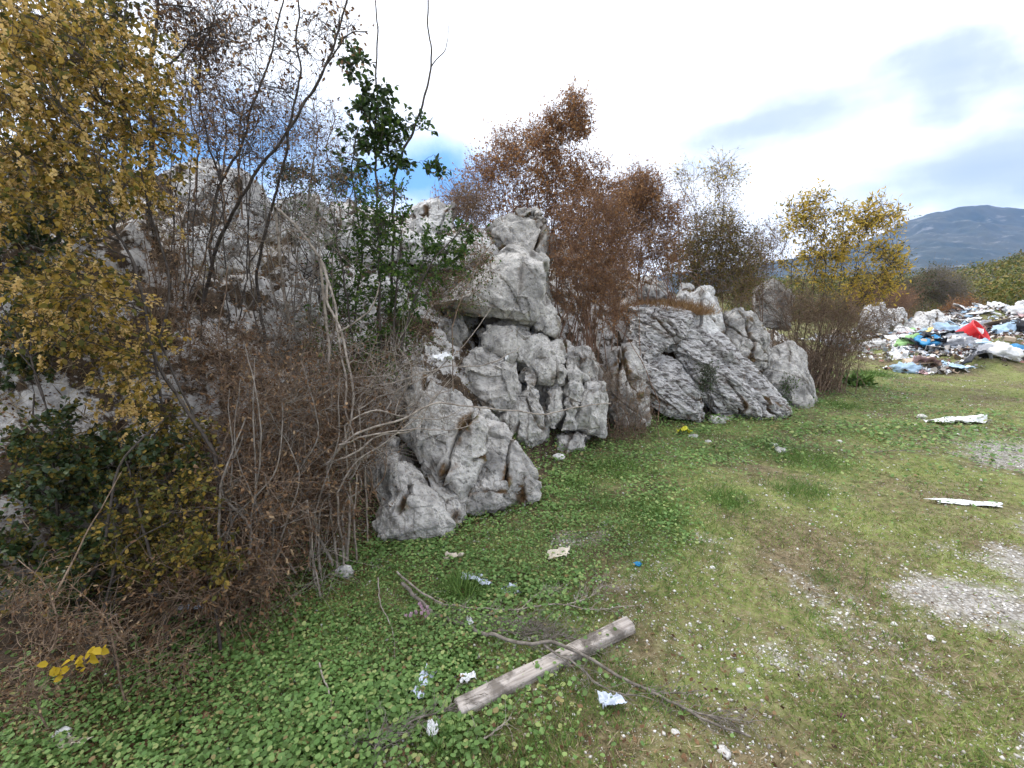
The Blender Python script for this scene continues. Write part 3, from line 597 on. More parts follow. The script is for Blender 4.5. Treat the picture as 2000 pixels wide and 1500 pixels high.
# brown dead vine thicket
st = [stem(rg, [(520, 1160), (500, 1050), (470, 920), (440, 800), (430, 650), (445, 520)], [2.2, 2.7, 3.1]), stem(rg, [(620, 1080), (600, 950), (560, 830), (540, 700)], [2.5, 2.9]),
      stem(rg, [(420, 1150), (400, 1000), (420, 900), (480, 780)], [2.1, 2.5]), stem(rg, [(690, 1010), (700, 900), (690, 800), (740, 650)], [2.8, 3.3])]
plant('dead_vine_thicket', 'tangled brown thicket of dead vines with shrivelled leaves in front of the left bank', 'bush', st,
      [(540, 830, 140, 140, 2.7, .4, 1.2), (480, 1000, 130, 110, 2.35, .3, 1.1), (620, 930, 90, 110, 2.7, .3, .8), (430, 700, 110, 70, 3.0, .3, .4), (460, 1130, 100, 60, 2.1, .2, .6), (690, 780, 90, 90, 3.1, .3, .55), (330, 1160, 100, 50, 1.95, .2, .3)],
      14, 'twig_brown', .008, 130, 900, 3600, .32, .0014, .5, .03,
      [dict(n=12500, size=.026, mat='leaf_dead', shape='curl', width=.34, hang=.5)])
st = [stem(rg, [(60, 1330), (110, 1240), (90, 1150), (40, 1090)], [1.45, 1.65]), stem(rg, [(230, 1290), (200, 1200), (120, 1130)], [1.6, 1.75]), stem(rg, [(105, 1160), (165, 1050), (235, 920)], [1.55, 1.8])]
plant('dead_bramble', 'tangle of pale dry bramble twigs in the bottom left corner', 'bush', st,
      [(60, 1180, 120, 70, 1.6, .15, 1), (170, 1250, 120, 60, 1.55, .12, .9), (30, 1350, 90, 70, 1.4, .1, .7), (330, 1290, 90, 50, 1.65, .1, .4)],
      15, 'twig_brown', .004, 40, 160, 420, .17, .0010, .5, .05, [dict(n=1500, size=.016, mat='leaf_dead', shape='curl', width=.3)])

# leaning trunks and thin trees on the bank
def bare_tree(label, paths, Ys, rads, blobs, seed, n1=14, n2=90, n3=500, bark='bark_dark', fol=(), twig=.25, tw_r=.0016, cat='tree', name='bare_tree', **kw):
    g = R_(seed); st = [stem(g, p, y, 9 * len(p), .011) for p, y in zip(paths, Ys)]
    return plant(name, label, cat, st, blobs, seed, bark, rads, n1, n2, n3, twig, tw_r, .22, -.05, fol, stem_end=.4, **kw)
DEAD = lambda n, s=.03: [dict(n=n, size=s, mat='leaf_dead', width=.5)]
bare_tree('slender dark tree leaning right across the sky with three upright boughs', [[(395, 600), (430, 470), (465, 400), (510, 325), (560, 260), (600, 195), (640, 130), (668, 40), (690, -30)], [(500, 560), (520, 440), (548, 350), (565, 250), (585, 160), (580, 60), (585, -40)], [(560, 260), (640, 130), (680, 70), (715, 60)]],
          [[3.6, 3.5, 3.4], [3.7, 3.5, 3.5], [3.45, 3.4]], [.013, .012, .007], [(560, 100, 110, 110, 3.5, .3, 1), (640, 60, 60, 80, 3.4, .3, .5), (520, 220, 60, 80, 3.5, .3, .5)], 21, 16, 80, 420, fol=DEAD(520))
bare_tree('thin dark tree leaning right behind the slender dark tree', [[(405, 480), (430, 370), (480, 260), (510, 160), (540, 60), (560, -30)], [(435, 360), (400, 250), (390, 140), (420, 30)]],
          [[4.2, 4.1], [4.1, 4.1]], [.013, .009], [(400, 120, 90, 120, 4.1, .4, 1), (460, 250, 90, 70, 4.1, .3, .7), (440, 40, 90, 70, 4.1, .4, .7)], 22, 20, 130, 700, fol=DEAD(1100, .03))
bare_tree('upright dark trunk with brown leaves at the top left, nearest the sky gap', [[(290, 420), (295, 260), (292, 160), (305, 60), (312, -60)], [(300, 145), (340, 120), (380, 70), (440, 40)], [(310, 10), (370, 15), (400, 40)]],
          [[3.8, 3.8], [3.8, 3.9], [3.8, 3.8]], [.020, .008, .007], [(340, 40, 90, 70, 3.9, .4, 1), (410, 90, 60, 80, 4.0, .4, .7), (300, 250, 60, 80, 3.8, .3, .4)], 23, 20, 110, 500, fol=DEAD(800, .032))
bare_tree('upright dark trunk standing left of the one nearest the sky gap', [[(240, 440), (245, 260), (238, 120), (220, 0), (215, -60)]], [[3.9, 3.9]], [.019], [(210, 60, 70, 90, 3.9, .4, 1), (260, 200, 50, 80, 3.9, .3, .4)], 24, 16, 110, 500,
          fol=[dict(n=1500, size=.038, mat='leaf_olive', width=.65)])
bare_tree('thicket of fine bare twigs against the sky behind the leaning trees', [[(380, 380), (385, 280), (370, 200), (360, 120)], [(470, 360), (465, 260), (480, 200)], [(600, 380), (620, 280), (610, 190)], [(660, 400), (640, 300), (655, 230)], [(430, 350), (440, 250), (420, 150)]],
          [[5.2]*2, [5.2]*2, [5.3]*2, [5.2]*2, [5]*2], [.012, .010, .010, .009, .010], [(400, 240, 110, 90, 5.2, .4, 1), (520, 250, 110, 80, 5.3, .4, 1), (620, 270, 70, 80, 5.2, .3, .6), (400, 120, 80, 70, 5.2, .3, .5)], 25, 40, 300, 1800, 'twig_brown', fol=DEAD(2200, .028), name='bare_shrub', cat='bush')

# twisted pale vine stems
bare_tree('pale twisted vine stems hanging in front of the brown thicket', [
    [(540, 405), (600, 470), (635, 530), (640, 590), (665, 640), (682, 720), (690, 790), (670, 860), (640, 900), (600, 960), (605, 1060), (625, 1150), (618, 1250), (605, 1300)],
    [(625, 500), (655, 590), (662, 660), (675, 740), (675, 800), (690, 850), (698, 920), (690, 1010)],
    [(605, 460), (560, 450), (520, 470), (480, 465)],
    [(600, 975), (585, 990), (610, 1000), (640, 990)],
    [(660, 650), (720, 610), (740, 560), (735, 550)], [(672, 830), (730, 800), (790, 812), (850, 822), (900, 800)], [(640, 905), (700, 880), (740, 850), (810, 840), (845, 780), (880, 765)]],
    [[3.4, 2.9, 2.6, 2.1], [3.1, 2.8, 2.6], [3.3, 3.5], [2.35, 2.35], [2.9, 2.9], [2.6, 2.8], [2.5, 2.8]], [.011, .010, .006, .005, .006, .006, .007],
    [(600, 440, 60, 60, 3.3, .2, 1), (760, 780, 100, 60, 2.8, .2, .8), (700, 700, 60, 80, 2.9, .2, .5), (640, 1100, 50, 80, 2.3, .15, .4)], 26, 18, 60, 260, 'bark_pale', tw_r=.0013, name='vine', cat='vine')
bare_tree('long pale bare branches reaching right across the nearest outcrop', [
    [(640, 905), (690, 850), (780, 820), (850, 790), (900, 795), (980, 800), (1070, 808), (1130, 795), (1190, 785)],
    [(660, 870), (720, 850), (800, 840), (860, 842), (940, 825)],
    [(700, 760), (790, 740), (860, 717), (940, 712), (1000, 690), (1015, 680)],
    [(700, 800), (760, 770), (830, 735), (900, 680), (960, 600)], [(660, 960), (700, 900), (760, 860), (830, 800), (880, 740)],
    [(610, 780), (680, 740), (760, 730), (820, 690)]],
    [[2.5, 2.7, 2.9], [2.5, 2.8], [2.9, 3.3], [2.8, 3.2], [2.5, 2.9], [2.8, 3.0]], [.008, .006, .006, .006, .007, .005],
    [(780, 760, 90, 60, 2.9, .2, 1), (850, 820, 80, 30, 2.8, .15, .6), (720, 880, 60, 50, 2.6, .2, .7), (820, 680, 80, 60, 3.1, .2, .6)], 27, 16, 60, 240, 'bark_pale', tw_r=.0012, name='bare_shrub', cat='bush')
g_ = R_(777)
for k_, (x0, x1, Y_, lb_) in enumerate([(330, 520, 3.4, 'set of thin straight upright shoots behind the yellow leaved tree'), (520, 700, 3.7, 'set of thin straight upright shoots around the slender dark tree')]):
    pth = []
    for _ in range(11):
        bx = g_.uniform(x0, x1); ty = g_.uniform(60, 420); tx = bx + g_.normal() * 45 + 25; pth.append([(bx, g_.uniform(560, 720)), ((bx * 1.2 + tx * .8) / 2 + g_.normal() * 10, 480), (tx, ty)])
    bare_tree(lb_, pth, [[Y_, Y_ + .15]] * 11, [.0055] * 11, [((x0 + x1) / 2, 350, (x1 - x0) / 1.6, 170, Y_ + .1, .2, 1)], 800 + k_, 24, 120, 260, 'bark_grey' if k_ else 'bark_dark', fol=DEAD(350, .026), tw_r=.0014, name='sapling', cat='sapling')
g_ = R_(778); pth = []; yy_ = []
for _ in range(16):
    bx = g_.uniform(430, 700); by = 1160 - (bx - 430) * .25; y0 = 2.0 + (bx - 430) * .0022; tx = bx + g_.normal() * 110; ty = g_.uniform(640, 880)
    pth.append([(bx, by), (bx + g_.normal() * 25, by - 110), (bx * .4 + tx * .6 + g_.normal() * 30, by * .35 + ty * .65), (tx, ty)]); yy_.append([y0 - .05, y0 + .05, y0 + .3])
bare_tree('crossing pale grey stems standing in the front of the brown thicket', pth, yy_, list(g_.uniform(.004, .009, 16)), [(560, 850, 130, 130, 2.45, .2, 1), (480, 1020, 100, 90, 2.15, .15, .7)], 811, 30, 90, 260, 'bark_grey', fol=DEAD(300, .024), tw_r=.0013, name='bare_shrub', cat='bush')
# green saplings
GREEN = lambda n, s=.026, m='leaf_green': [dict(n=n, size=s, mat=m, width=.6, flat=.8)]
bare_tree('tall green leaved sapling standing against the sky above the bank', [[(735, 700), (742, 560), (738, 420), (735, 300), (735, 200), (735, 60), (732, 0)], [(760, 640), (770, 480), (768, 360), (790, 290), (830, 190), (845, 130), (838, 60), (838, -20)], [(845, 130), (870, 90), (880, 40)], [(690, 640), (705, 480), (690, 340), (700, 250)]],
          [[3.9, 4.0], [4.2, 4.2], [4.2, 4.2], [4.0, 4.0]], [.012, .014, .005, .010], [(735, 250, 50, 60, 4.0, .2, 1.3), (720, 180, 28, 35, 4.0, .15, .4), (700, 310, 40, 40, 4.0, .2, .5), (820, 240, 28, 22, 4.2, .1, .3), (760, 310, 40, 40, 4.0, .2, .4), (690, 110, 25, 30, 4.0, .1, .2), (840, 310, 25, 30, 4.2, .1, .15)], 28, 22, 90, 260,
          fol=GREEN(1500, .042, 'leaf_dark') + [dict(n=750, size=.042, mat='leaf_green', width=.65)], name='sapling', cat='sapling', twig=.14)
bare_tree('bushy green leaved sapling growing in front of the pale rocks, left of the perched boulder', [[(750, 800), (745, 650), (740, 520), (745, 400)], [(700, 760), (680, 600), (660, 480), (640, 380)], [(770, 760), (800, 620), (840, 520), (900, 450)], [(770, 700), (775, 560), (785, 450)]],
          [[3.5, 3.7]]*4, [.011, .009, .010, .009], [(740, 440, 70, 90, 3.8, .3, 1.1), (760, 570, 90, 80, 3.7, .3, 1), (660, 560, 50, 90, 3.7, .2, .5), (850, 500, 60, 60, 3.9, .2, .5), (720, 690, 80, 60, 3.6, .2, .5), (905, 450, 18, 15, 3.9, .1, .15)], 29, 50, 300, 900,
          fol=GREEN(7800, .028), name='sapling', cat='sapling', twig=.15)
bare_tree('small green leaved shoots at the crest of the bank left of the skyline rock', [[(560, 420), (570, 370), (580, 330)], [(680, 420), (690, 370), (700, 340)], [(760, 440), (770, 390), (780, 370)]], [[5.6]*2]*3, [.008]*3, [(570, 340, 60, 22, 5.6, .3, 1), (660, 350, 60, 25, 5.7, .3, 1), (740, 380, 50, 25, 5.7, .3, .8)], 30, 30, 160, 500,
          fol=GREEN(2600, .028, 'leaf_dark') + DEAD(900), name='shrub', cat='bush', twig=.14)
bare_tree('scrubby undergrowth with grey green leaves at the foot of the green saplings', [[(800, 700), (830, 620), (860, 560)], [(640, 800), (650, 720), (640, 640)], [(720, 820), (740, 760)], [(880, 640), (910, 560), (940, 500)]], [[3.7, 3.9]]*4, [.006]*4, [(870, 570, 70, 60, 4.2, .2, 1), (650, 690, 70, 80, 3.6, .2, .9), (780, 650, 70, 60, 3.8, .2, .8), (930, 510, 40, 50, 4.6, .2, .6)], 31, 60, 350, 1500, 'twig_brown',
          fol=GREEN(2600, .02) + DEAD(1800, .02), name='shrub', cat='bush', twig=.16)

for k, (bl, Y, bx, lb, bk, fo) in enumerate([
    ([(330, 560, 90, 120, 3.3, .3, 1), (250, 640, 80, 80, 3.0, .3, .7)], 3.2, (330, 760), 'grey brown twiggy shrub just right of the yellow leaved tree', 'twig_brown', DEAD(700, .022)),
    ([(450, 460, 100, 100, 3.8, .3, 1), (370, 420, 80, 80, 3.7, .3, .8)], 3.8, (440, 620), 'fine branched bare shrub in front of the largest pale rock', 'twig_brown', DEAD(450, .022)),
    ([(580, 600, 70, 110, 3.5, .3, 1), (520, 690, 70, 60, 3.3, .3, .8)], 3.4, (560, 780), 'upright bare brown shoots behind the pale twisted vine stems', 'twig_brown', DEAD(700, .022)),
    ([(620, 430, 60, 80, 4.4, .3, 1), (560, 400, 60, 60, 4.6, .3, .6)], 4.4, (610, 560), 'dark thin shoots in front of the second pale rock', 'bark_dark', GREEN(700, .022)),
    ([(690, 840, 60, 90, 3.0, .2, 1), (640, 1010, 40, 60, 2.6, .2, .6)], 2.9, (690, 980), 'knot of brown twigs left of the slab face', 'twig_brown', DEAD(1100, .02)),
    ([(915, 405, 45, 50, 6.1, .3, 1)], 5.9, (930, 520), 'arching dry stems on the crest left of the upright rock', 'twig_brown', DEAD(900, .024))]):
    g = R_(300 + k); stt = [stem(g, [(bx[0] + g.normal() * 30, bx[1]), (bx[0] * .5 + bl[0][0] * .5 + g.normal() * 40, bx[1] * .5 + bl[0][1] * .5), (bl[k % len(bl)][0] + g.normal() * 50, bl[0][1] - bl[0][3] * g.uniform(.3, 1.2))], Y, 16, .01) for _ in range(9)]
    plant('bare_shrub', lb, 'bush', stt, bl, 300 + k, ('bark_grey' if k in (1, 2) else bk), .006, 20, 110, (380 if k < 4 else 1000), .2, .0015, .3, -.03, fo)
# bushes on the crest and to the right
def broom(label, base, n_st, top_blobs, Y, seed, bark, rad, n1, n2, n3, fol, twig=.3, tw_r=.0022, name='shrub', cat='bush', **kw):
    """many stems fanning out from one stool"""
    g = R_(seed); tg = blob_pts(g, top_blobs, n_st); b = P(base[0], base[1], Y); b = np.array([b[0], b[1], hz(b[0], b[1]) - .05]) if kw.pop('down', True) else b
    sp = kw.pop('spread', .25); starts = b + np.stack([g.normal(size=n_st) * sp, g.normal(size=n_st) * sp * .6, np.zeros(n_st)], 1)
    st = []
    for a, t in zip(starts, tg):
        m = a * .45 + t * .55 + g.normal(size=3) * .08 * np.linalg.norm(t - a); m[2] -= .02
        m[:2] = a[:2] * .6 + t[:2] * .4 + g.normal(size=2) * .05; st.append(spline([a, m, t], 12) + .015 * g.normal(size=(12, 3)) * np.linspace(0, 1, 12)[:, None])
    return plant(name, label, cat, st, top_blobs, seed, bark, rad, n1, n2, n3, twig, tw_r, .3, -.05, fol, root=b, **kw)
RUST = lambda n, s=.024: [dict(n=n, size=s, mat='leaf_rust', width=.5)]
broom('tall rusty leaved bush with two spires behind the knobbly upright rock', (1090, 560), 22, [(1075, 260, 25, 60, 6.6, .2, .5), (1120, 230, 40, 55, 6.6, .2, .8), (1060, 350, 80, 80, 6.6, .4, 1.3), (1140, 370, 90, 80, 6.6, .4, 1.3), (1100, 470, 80, 80, 6.4, .3, .8)], 6.5, 41, 'twig_red', .010, 120, 1000, 4600, RUST(17500, .030), twig=.2, spread=.4)
broom('rusty brown bush left of the two spired bush, on the skyline', (960, 500), 16, [(990, 300, 45, 60, 6.9, .3, 1), (950, 340, 50, 50, 6.9, .3, .7), (980, 410, 80, 50, 6.8, .3, .9), (890, 400, 50, 35, 6.8, .3, .5), (1040, 270, 20, 40, 6.9, .1, .3)], 6.9, 42, 'twig_red', .009, 60, 460, 1900, RUST(6500, .03), twig=.25, spread=.5)
broom('dense rust coloured bush hanging over the ledge, right of the upright rock', (1130, 660), 30, [(1130, 520, 60, 110, 5.7, .3, 1.4), (1190, 560, 60, 90, 5.8, .3, 1.2), (1150, 430, 80, 60, 6.0, .3, .9), (1200, 470, 60, 70, 6.0, .3, .8)], 5.9, 43, 'twig_red', .007, 120, 1000, 4200, RUST(12500, .020) + DEAD(3000, .02), twig=.2, tw_r=.0017, spread=.35)
broom('rounded brown bush with rusty top on the skyline, middle of the bank', (1260, 560), 26, [(1250, 370, 50, 50, 7.4, .4, 1), (1210, 420, 70, 60, 7.3, .4, 1), (1290, 430, 60, 60, 7.4, .4, .9), (1250, 500, 90, 60, 7.2, .4, 1)], 7.2, 44, 'twig_red', .008, 120, 1000, 4200, RUST(11500, .029) + DEAD(4500, .026), twig=.26, spread=.5)
broom('grey brown bare bush below the wispy yellow tipped shrub', (1400, 610), 34, [(1380, 470, 80, 60, 8.2, .4, 1), (1440, 500, 60, 70, 8.3, .4, 1), (1350, 520, 70, 60, 8.0, .4, .8), (1400, 560, 80, 40, 8.0, .3, .7)], 8.1, 45, 'twig_brown', .008, 120, 800, 3200, [dict(n=13500, size=.031, mat='leaf_olive', width=.5)] + DEAD(4000, .024), twig=.28, spread=.6)
broom('wispy tall shrub with yellow tipped shoots against the clouds', (1380, 560), 18, [(1340, 350, 30, 50, 8.6, .2, .5), (1410, 350, 40, 45, 8.6, .2, 1), (1390, 420, 60, 50, 8.5, .3, .9), (1430, 430, 30, 40, 8.5, .2, .5)], 8.5, 46, 'twig_brown', .008, 40, 240, 800, [dict(n=1100, size=.034, mat='leaf_gold', width=.5), dict(n=900, size=.03, mat='leaf_olive', width=.5)], twig=.28, spread=.4)
broom('brownish bush in the gap left of the golden leaved tree', (1480, 600), 20, [(1470, 520, 40, 60, 9.2, .3, 1), (1510, 480, 40, 60, 9.6, .3, .7), (1450, 570, 50, 40, 9, .3, .7)], 9.1, 47, 'twig_brown', .008, 60, 360, 1400, DEAD(2500, .03) + [dict(n=1200, size=.03, mat='leaf_olive', width=.5)], twig=.28, spread=.5)
broom('golden leaved small tree at the right end of the bank, mountain behind it', (1600, 720), 12, [(1575, 440, 55, 40, 9.0, .3, .9), (1650, 440, 55, 45, 9.0, .4, .7), (1720, 425, 55, 38, 9.0, .4, 1.0), (1590, 520, 70, 45, 8.9, .4, .8), (1640, 490, 90, 40, 9.0, .4, 1.2), (1740, 520, 40, 50, 8.9, .3, .9), (1680, 560, 80, 40, 8.8, .4, .9), (1560, 400, 40, 30, 9.1, .2, .25), (1600, 390, 14, 22, 9.0, .1, .15)], 9.0, 48, 'bark_dark', .013, 90, 700, 2400, [dict(n=6200, size=.072, mat='leaf_gold', width=.32, hang=.1, flat=.9), dict(n=1800, size=.055, mat='leaf_olive', width=.4)], twig=.22, name='ash_tree', cat='tree', spread=.3)
broom('broad fan of bare brown stems at the foot of the golden leaved tree', (1600, 770), 120, [(1560, 600, 60, 60, 8.6, .4, .8), (1620, 620, 70, 50, 8.4, .4, 1.1), (1680, 640, 60, 50, 8.3, .4, 1), (1550, 680, 50, 50, 8.4, .3, .7), (1640, 690, 60, 50, 8.2, .3, .9), (1740, 620, 40, 40, 8.5, .3, .25)], 8.3, 49, 'twig_brown', .0075, 160, 700, 2600, DEAD(2600, .022), twig=.34, tw_r=.0024, spread=.22)
broom('heap of fine grey brown twigs beside the square headed block of rock', (1225, 850), 50, [(1200, 760, 60, 40, 5.2, .2, .8), (1250, 790, 40, 60, 5.2, .2, .8), (1220, 850, 60, 30, 5.1, .2, .8), (1150, 720, 50, 30, 5.1, .2, .4)], 5.3, 50, 'twig_brown', .004, 50, 200, 700, DEAD(400, .02), twig=.2, tw_r=.0013, spread=.2, name='brushwood', cat='twigs')
broom('small green shrub rooted in the cleft of the right hand outcrop', (1380, 790), 8, [(1380, 740, 20, 34, 6.0, .1, 1)], 6.2, 51, 'bark_dark', .005, 20, 90, 260, GREEN(900, .02, 'leaf_dark'), twig=.1, tw_r=.0015, spread=.05)
broom('little sprig with thin leaves at the foot of the smooth dark grey boulder', (1545, 805), 12, [(1540, 760, 22, 40, 7.0, .1, 1)], 7.0, 52, 'bark_dark', .003, 20, 70, 200, GREEN(600, .022), twig=.1, tw_r=.0012, spread=.08, down=False)
#THINGS
# ---------------------------------------------------------------- ground vegetation and stones
M['clover'] = leaf_mat('ground_leaf', [(0.0, (0.09, 0.15, 0.035)), (0.4, (0.165, 0.30, 0.085)), (0.8, (0.27, 0.42, 0.13)), (0.95, (0.45, 0.50, 0.19)), (1.0, (0.30, 0.19, 0.09))], 0.35, 0.5, 0.3)
M['grass'] = leaf_mat('grass_blade', [(0.0, (0.13, 0.19, 0.045)), (0.6, (0.26, 0.34, 0.09)), (1.0, (0.42, 0.45, 0.17))], 0.25)
M['grass_dark'] = leaf_mat('lush_grass_blade', [(0.0, (0.08, 0.15, 0.035)), (0.7, (0.16, 0.27, 0.065)), (1.0, (0.26, 0.37, 0.11))], 0.3)
M['straw'] = leaf_mat('dry_blade', [(0.0, (0.18, 0.12, 0.06)), (0.6, (0.34, 0.26, 0.15)), (1.0, (0.5, 0.42, 0.28))], 0.2)
M['orange_grass'] = leaf_mat('orange_dry_blade', [(0.0, (0.2, 0.11, 0.05)), (0.6, (0.34, 0.2, 0.09)), (1.0, (0.42, 0.29, 0.15))], 0.2)
m, N, L, b = nodes('pebble'); _g = N.new('ShaderNodeNewGeometry')
L.new(ramp(N, L, _g.outputs['Random Per Island'], [(0.0, (0.28, 0.25, 0.22)), (0.3, (0.50, 0.47, 0.43)), (0.8, (0.70, 0.68, 0.65)), (1.0, (0.8, 0.79, 0.77))]), b.inputs['Base Color']); M['pebble'] = m
def scatter(rng, n, r0, r1, a0=-64, a1=54, p=2.0):
    u = rng.uniform(0, 1, n); r = r0 * (r1 / r0) ** u; a = np.radians(rng.uniform(a0, a1, n)); return r * np.sin(a), r * np.cos(a), r
def keep(rng, x, y, prob):
    m = rng.uniform(0, 1, len(x)) < prob; return x[m], y[m], m
def gp(x, y): return np.stack([x, y, height(x, y)], 1)
def nz2(x, y, s, seed): return fbm(np.stack([x * s, y * s, 0 * x], 1), 4, seed)
def blades(rng, x, y, ln, w, lean=.55, shape='diamond', flatw=None):
    d = unit(rng.normal(size=(len(x), 3)) * [lean, lean, .15] + [0, 0, 1]); return leaves(rng, gp(x, y) - [0, 0, .003], d, ln, w, shape)
def build_cover():
    rng = R_(71)
    x, y, r = scatter(rng, 300000, .95, 13); s = sdist(x, y); gm = gravel(x, y)
    pr = sstep(s, -1.75, -1.0 ) * (1 - sstep(s, 0.2, 1.0)) * np.clip(.72 + 1.2 * nz2(x, y, 2.0, 3), 0.04, .74) * (.4 + .55 * sstep(nz2(x, y, 7, 19), -.5, .2)) * (1 - .9 * sstep(gm, .35, .7)) + .5 * np.exp(-(((x + 1.0) / .8) ** 2 + ((y - 1.9) / .5) ** 2)) + 1.0 * np.exp(-(((x - 4.6) / 2.6) ** 2 + ((y - 6.0) / 1.5) ** 2)) * (s < 0) + .6 * (s < 0) * sstep(s, -1.5, -.8)
    x, y, m_ = keep(rng, x, y, pr); n = len(x)
    p = gp(x, y) + np.stack([0 * x, 0 * x, rng.uniform(.008, .055, n) * (1 + .5 * nz2(x, y, 3, 9)) * (1 + .5 * sstep(np.hypot(x, y), 3, 6))], 1)
    sz = rng.uniform(.007, .023, n) * (1 + .35 * nz2(x, y, 2.5, 13)) * (1 + .9 * sstep(np.hypot(x, y), 2.5, 8)); ax = unit(rng.normal(size=(n, 3)) * [1, 1, .15])
    V, F = leaves(rng, p, ax, sz, 1.0, 'disc', rng.normal(size=(n, 3)) * .35 + [0, 0, 1])
    tag(mk('ground_cover', V, F, M['clover']), 'round leaved green ground cover along the foot of the rocks', 'ground cover', kind='stuff')
    # short turf
    x, y, r = scatter(rng, 330000, .95, 22); s = sdist(x, y); gm = gravel(x, y)
    pr = (1 - sstep(s, -.3, .4)) * np.clip(.62 + .9 * nz2(x, y, 1.3, 21), .08, 1) * (1 - .93 * sstep(gm, .3, .62))
    x, y, m_ = keep(rng, x, y, pr); rr = np.hypot(x, y)
    V, F = blades(rng, x, y, rng.uniform(.012, .034, len(x)) * (1 + rr * .05), .16 + .015 * np.minimum(rr, 10)[:, None] * 0 , .9)
    tag(mk('short_grass', V, F, M['grass']), 'short thin green turf between the gravel patches', 'grass', kind='stuff')
    x, y, r = scatter(rng, 190000, .95, 16); s = sdist(x, y); gm = gravel(x, y)
    pr = (1 - sstep(s, .2, 2.5)) * np.clip(.34 + .9 * nz2(x, y, .9, 33), .06, .95) * (1 - .8 * sstep(gm, .35, .7))
    x, y, m_ = keep(rng, x, y, pr)
    V, F = blades(rng, x, y, rng.uniform(.015, .05, len(x)), .09, 1.8)
    tag(mk('dry_grass', V, F, M['straw']), 'pale dry grass and straw lying in the turf', 'grass', kind='stuff')
    # lush tufts
    T = [(905, 1150, .16, 1500, .13), (1280, 1010, .30, 2200, .12), (1175, 985, .2, 900, .1), (1580, 900, .45, 2200, .14), (1560, 960, .35, 1500, .12), (1420, 985, .3, 1500, .12), (1130, 950, .22, 1100, .11), (1610, 1135, .1, 400, .07), (1700, 735, .5, 1500, .2), (1250, 1060, .2, 700, .08),
         (860, 1450, .14, 700, .10), (1120, 1180, .18, 700, .07), (1200, 925, .35, 1500, .14), (700, 1380, .2, 500, .07), (1500, 870, .3, 900, .12), (1630, 790, .5, 1500, .14), (1010, 905, .1, 250, .12), (1350, 1230, .2, 500, .05), (1590, 1390, .35, 1300, .05)]
    VV = []; x, y, r = scatter(rng, 120000, .95, 13); s = sdist(x, y)
    x, y, m_ = keep(rng, x, y, (s < -.1) * sstep(s, -4.5, -1.2) * sstep(nz2(x, y, 2.4, 91), .12, .5) * (1 - sstep(gravel(x, y), .35, .6))); VV.append(blades(rng, x, y, rng.uniform(.015, .065, len(x)), .08, .8))
    for (px, py, rad, n, ln) in T:
        rad *= 1.35; n = int(n * 1.2)
        c = G(px, py); a = rng.normal(size=(n, 2)) * rad * .5; x = c[0] + a[:, 0]; y = c[1] + a[:, 1]
        VV.append(blades(rng, x, y, .85 * ln * rng.uniform(.2, 1.25, n) * np.exp(-((x - c[0]) ** 2 + (y - c[1]) ** 2) / rad ** 2 * 1.2), .055, .8))
    V, F = join(VV); tag(mk('lush_grass', V, F, M['grass_dark']), 'tufts of longer dark green grass near the rocks', 'grass', kind='stuff')
    # dry grass on the ledge and bank
    VV = []
    for (px, py, Y, rad, n, ln, k) in [(1300, 592, 7.3, .42, 5200, .20, 0), (1350, 600, 7.1, .25, 2500, .16, 0)]:
        c = P(px, py, Y); a = rng.normal(size=(n, 2)) * rad * .6; q = np.stack([c[0] + a[:, 0], c[1] + a[:, 1], np.full(n, c[2] - .12)], 1)
        d = unit(rng.normal(size=(n, 3)) * [.6, .6, .15] + [0, 0, 1]); VV.append(leaves(rng, q, d, ln * rng.uniform(.4, 1.2, n), .03, 'diamond'))
    V, F = join(VV); tag(mk('dry_grass', V, F, M['orange_grass']), 'orange dry grass growing on the ledge above the right hand outcrop', 'grass', kind='stuff')
    x, y, r = scatter(rng, 90000, 1.6, 14, -64, 40); s = sdist(x, y)
    pr = sstep(s, .1, .8) * np.clip(.2 + .9 * nz2(x, y, 1.1, 44), .03, 1)
    x, y, m_ = keep(rng, x, y, pr); V, F = blades(rng, x, y, rng.uniform(.05, .22, len(x)), .028, 1.0)
    tag(mk('bank_grass', V, F, M['straw']), 'dry grass and stalks covering the bank between the rocks', 'grass', kind='stuff')
    # fallen leaves
    x, y, r = scatter(rng, 120000, .95, 13, -64, 50); s = sdist(x, y)
    pr = sstep(s, -.6, .3) * .8 + .022 * (s < 0) * np.clip(1 + 2 * nz2(x, y, 1.2, 55), 0, 2) + .5 * sstep(-x - .5 * y, -.2, .8)
    x, y, m_ = keep(rng, x, y, pr); n = len(x); q = gp(x, y) + np.stack([0 * x, 0 * x, rng.uniform(.002, .03, n)], 1)
    V, F = leaves(rng, q, unit(rng.normal(size=(n, 3)) * [1, 1, .3]), rng.uniform(.010, .028, n), .5, 'curl', rng.normal(size=(n, 3)) * .5 + [0, 0, 1])
    tag(mk('leaf_litter', V, F, M['leaf_dead']), 'fallen brown leaves under the bushes and between the stones', 'fallen leaves', kind='stuff')
    # low dark scrub filling the bank
    x, y, r = scatter(rng, 60000, 2.0, 13, -64, 40); s = sdist(x, y)
    pr = sstep(s, .3, 1.0) * np.clip(-.2 + 1.3 * nz2(x, y, 1.5, 66), 0, 1)
    x, y, m_ = keep(rng, x, y, pr); n = len(x); q = gp(x, y) + np.stack([0 * x, 0 * x, rng.uniform(.0, .3, n) ** 1.3], 1)
    V, F = leaves(rng, q, rdir(rng, n), rng.uniform(.015, .035, n), .6, 'diamond')
    tag(mk('undergrowth', V, F, M['leaf_olive']), 'low olive green undergrowth between the rocks of the bank', 'undergrowth', kind='stuff')
    # pebbles
    oc = np.array([[1, 0, 0], [-1, 0, 0], [0, 1, 0], [0, -1, 0], [0, 0, 1], [0, 0, -1]], float)
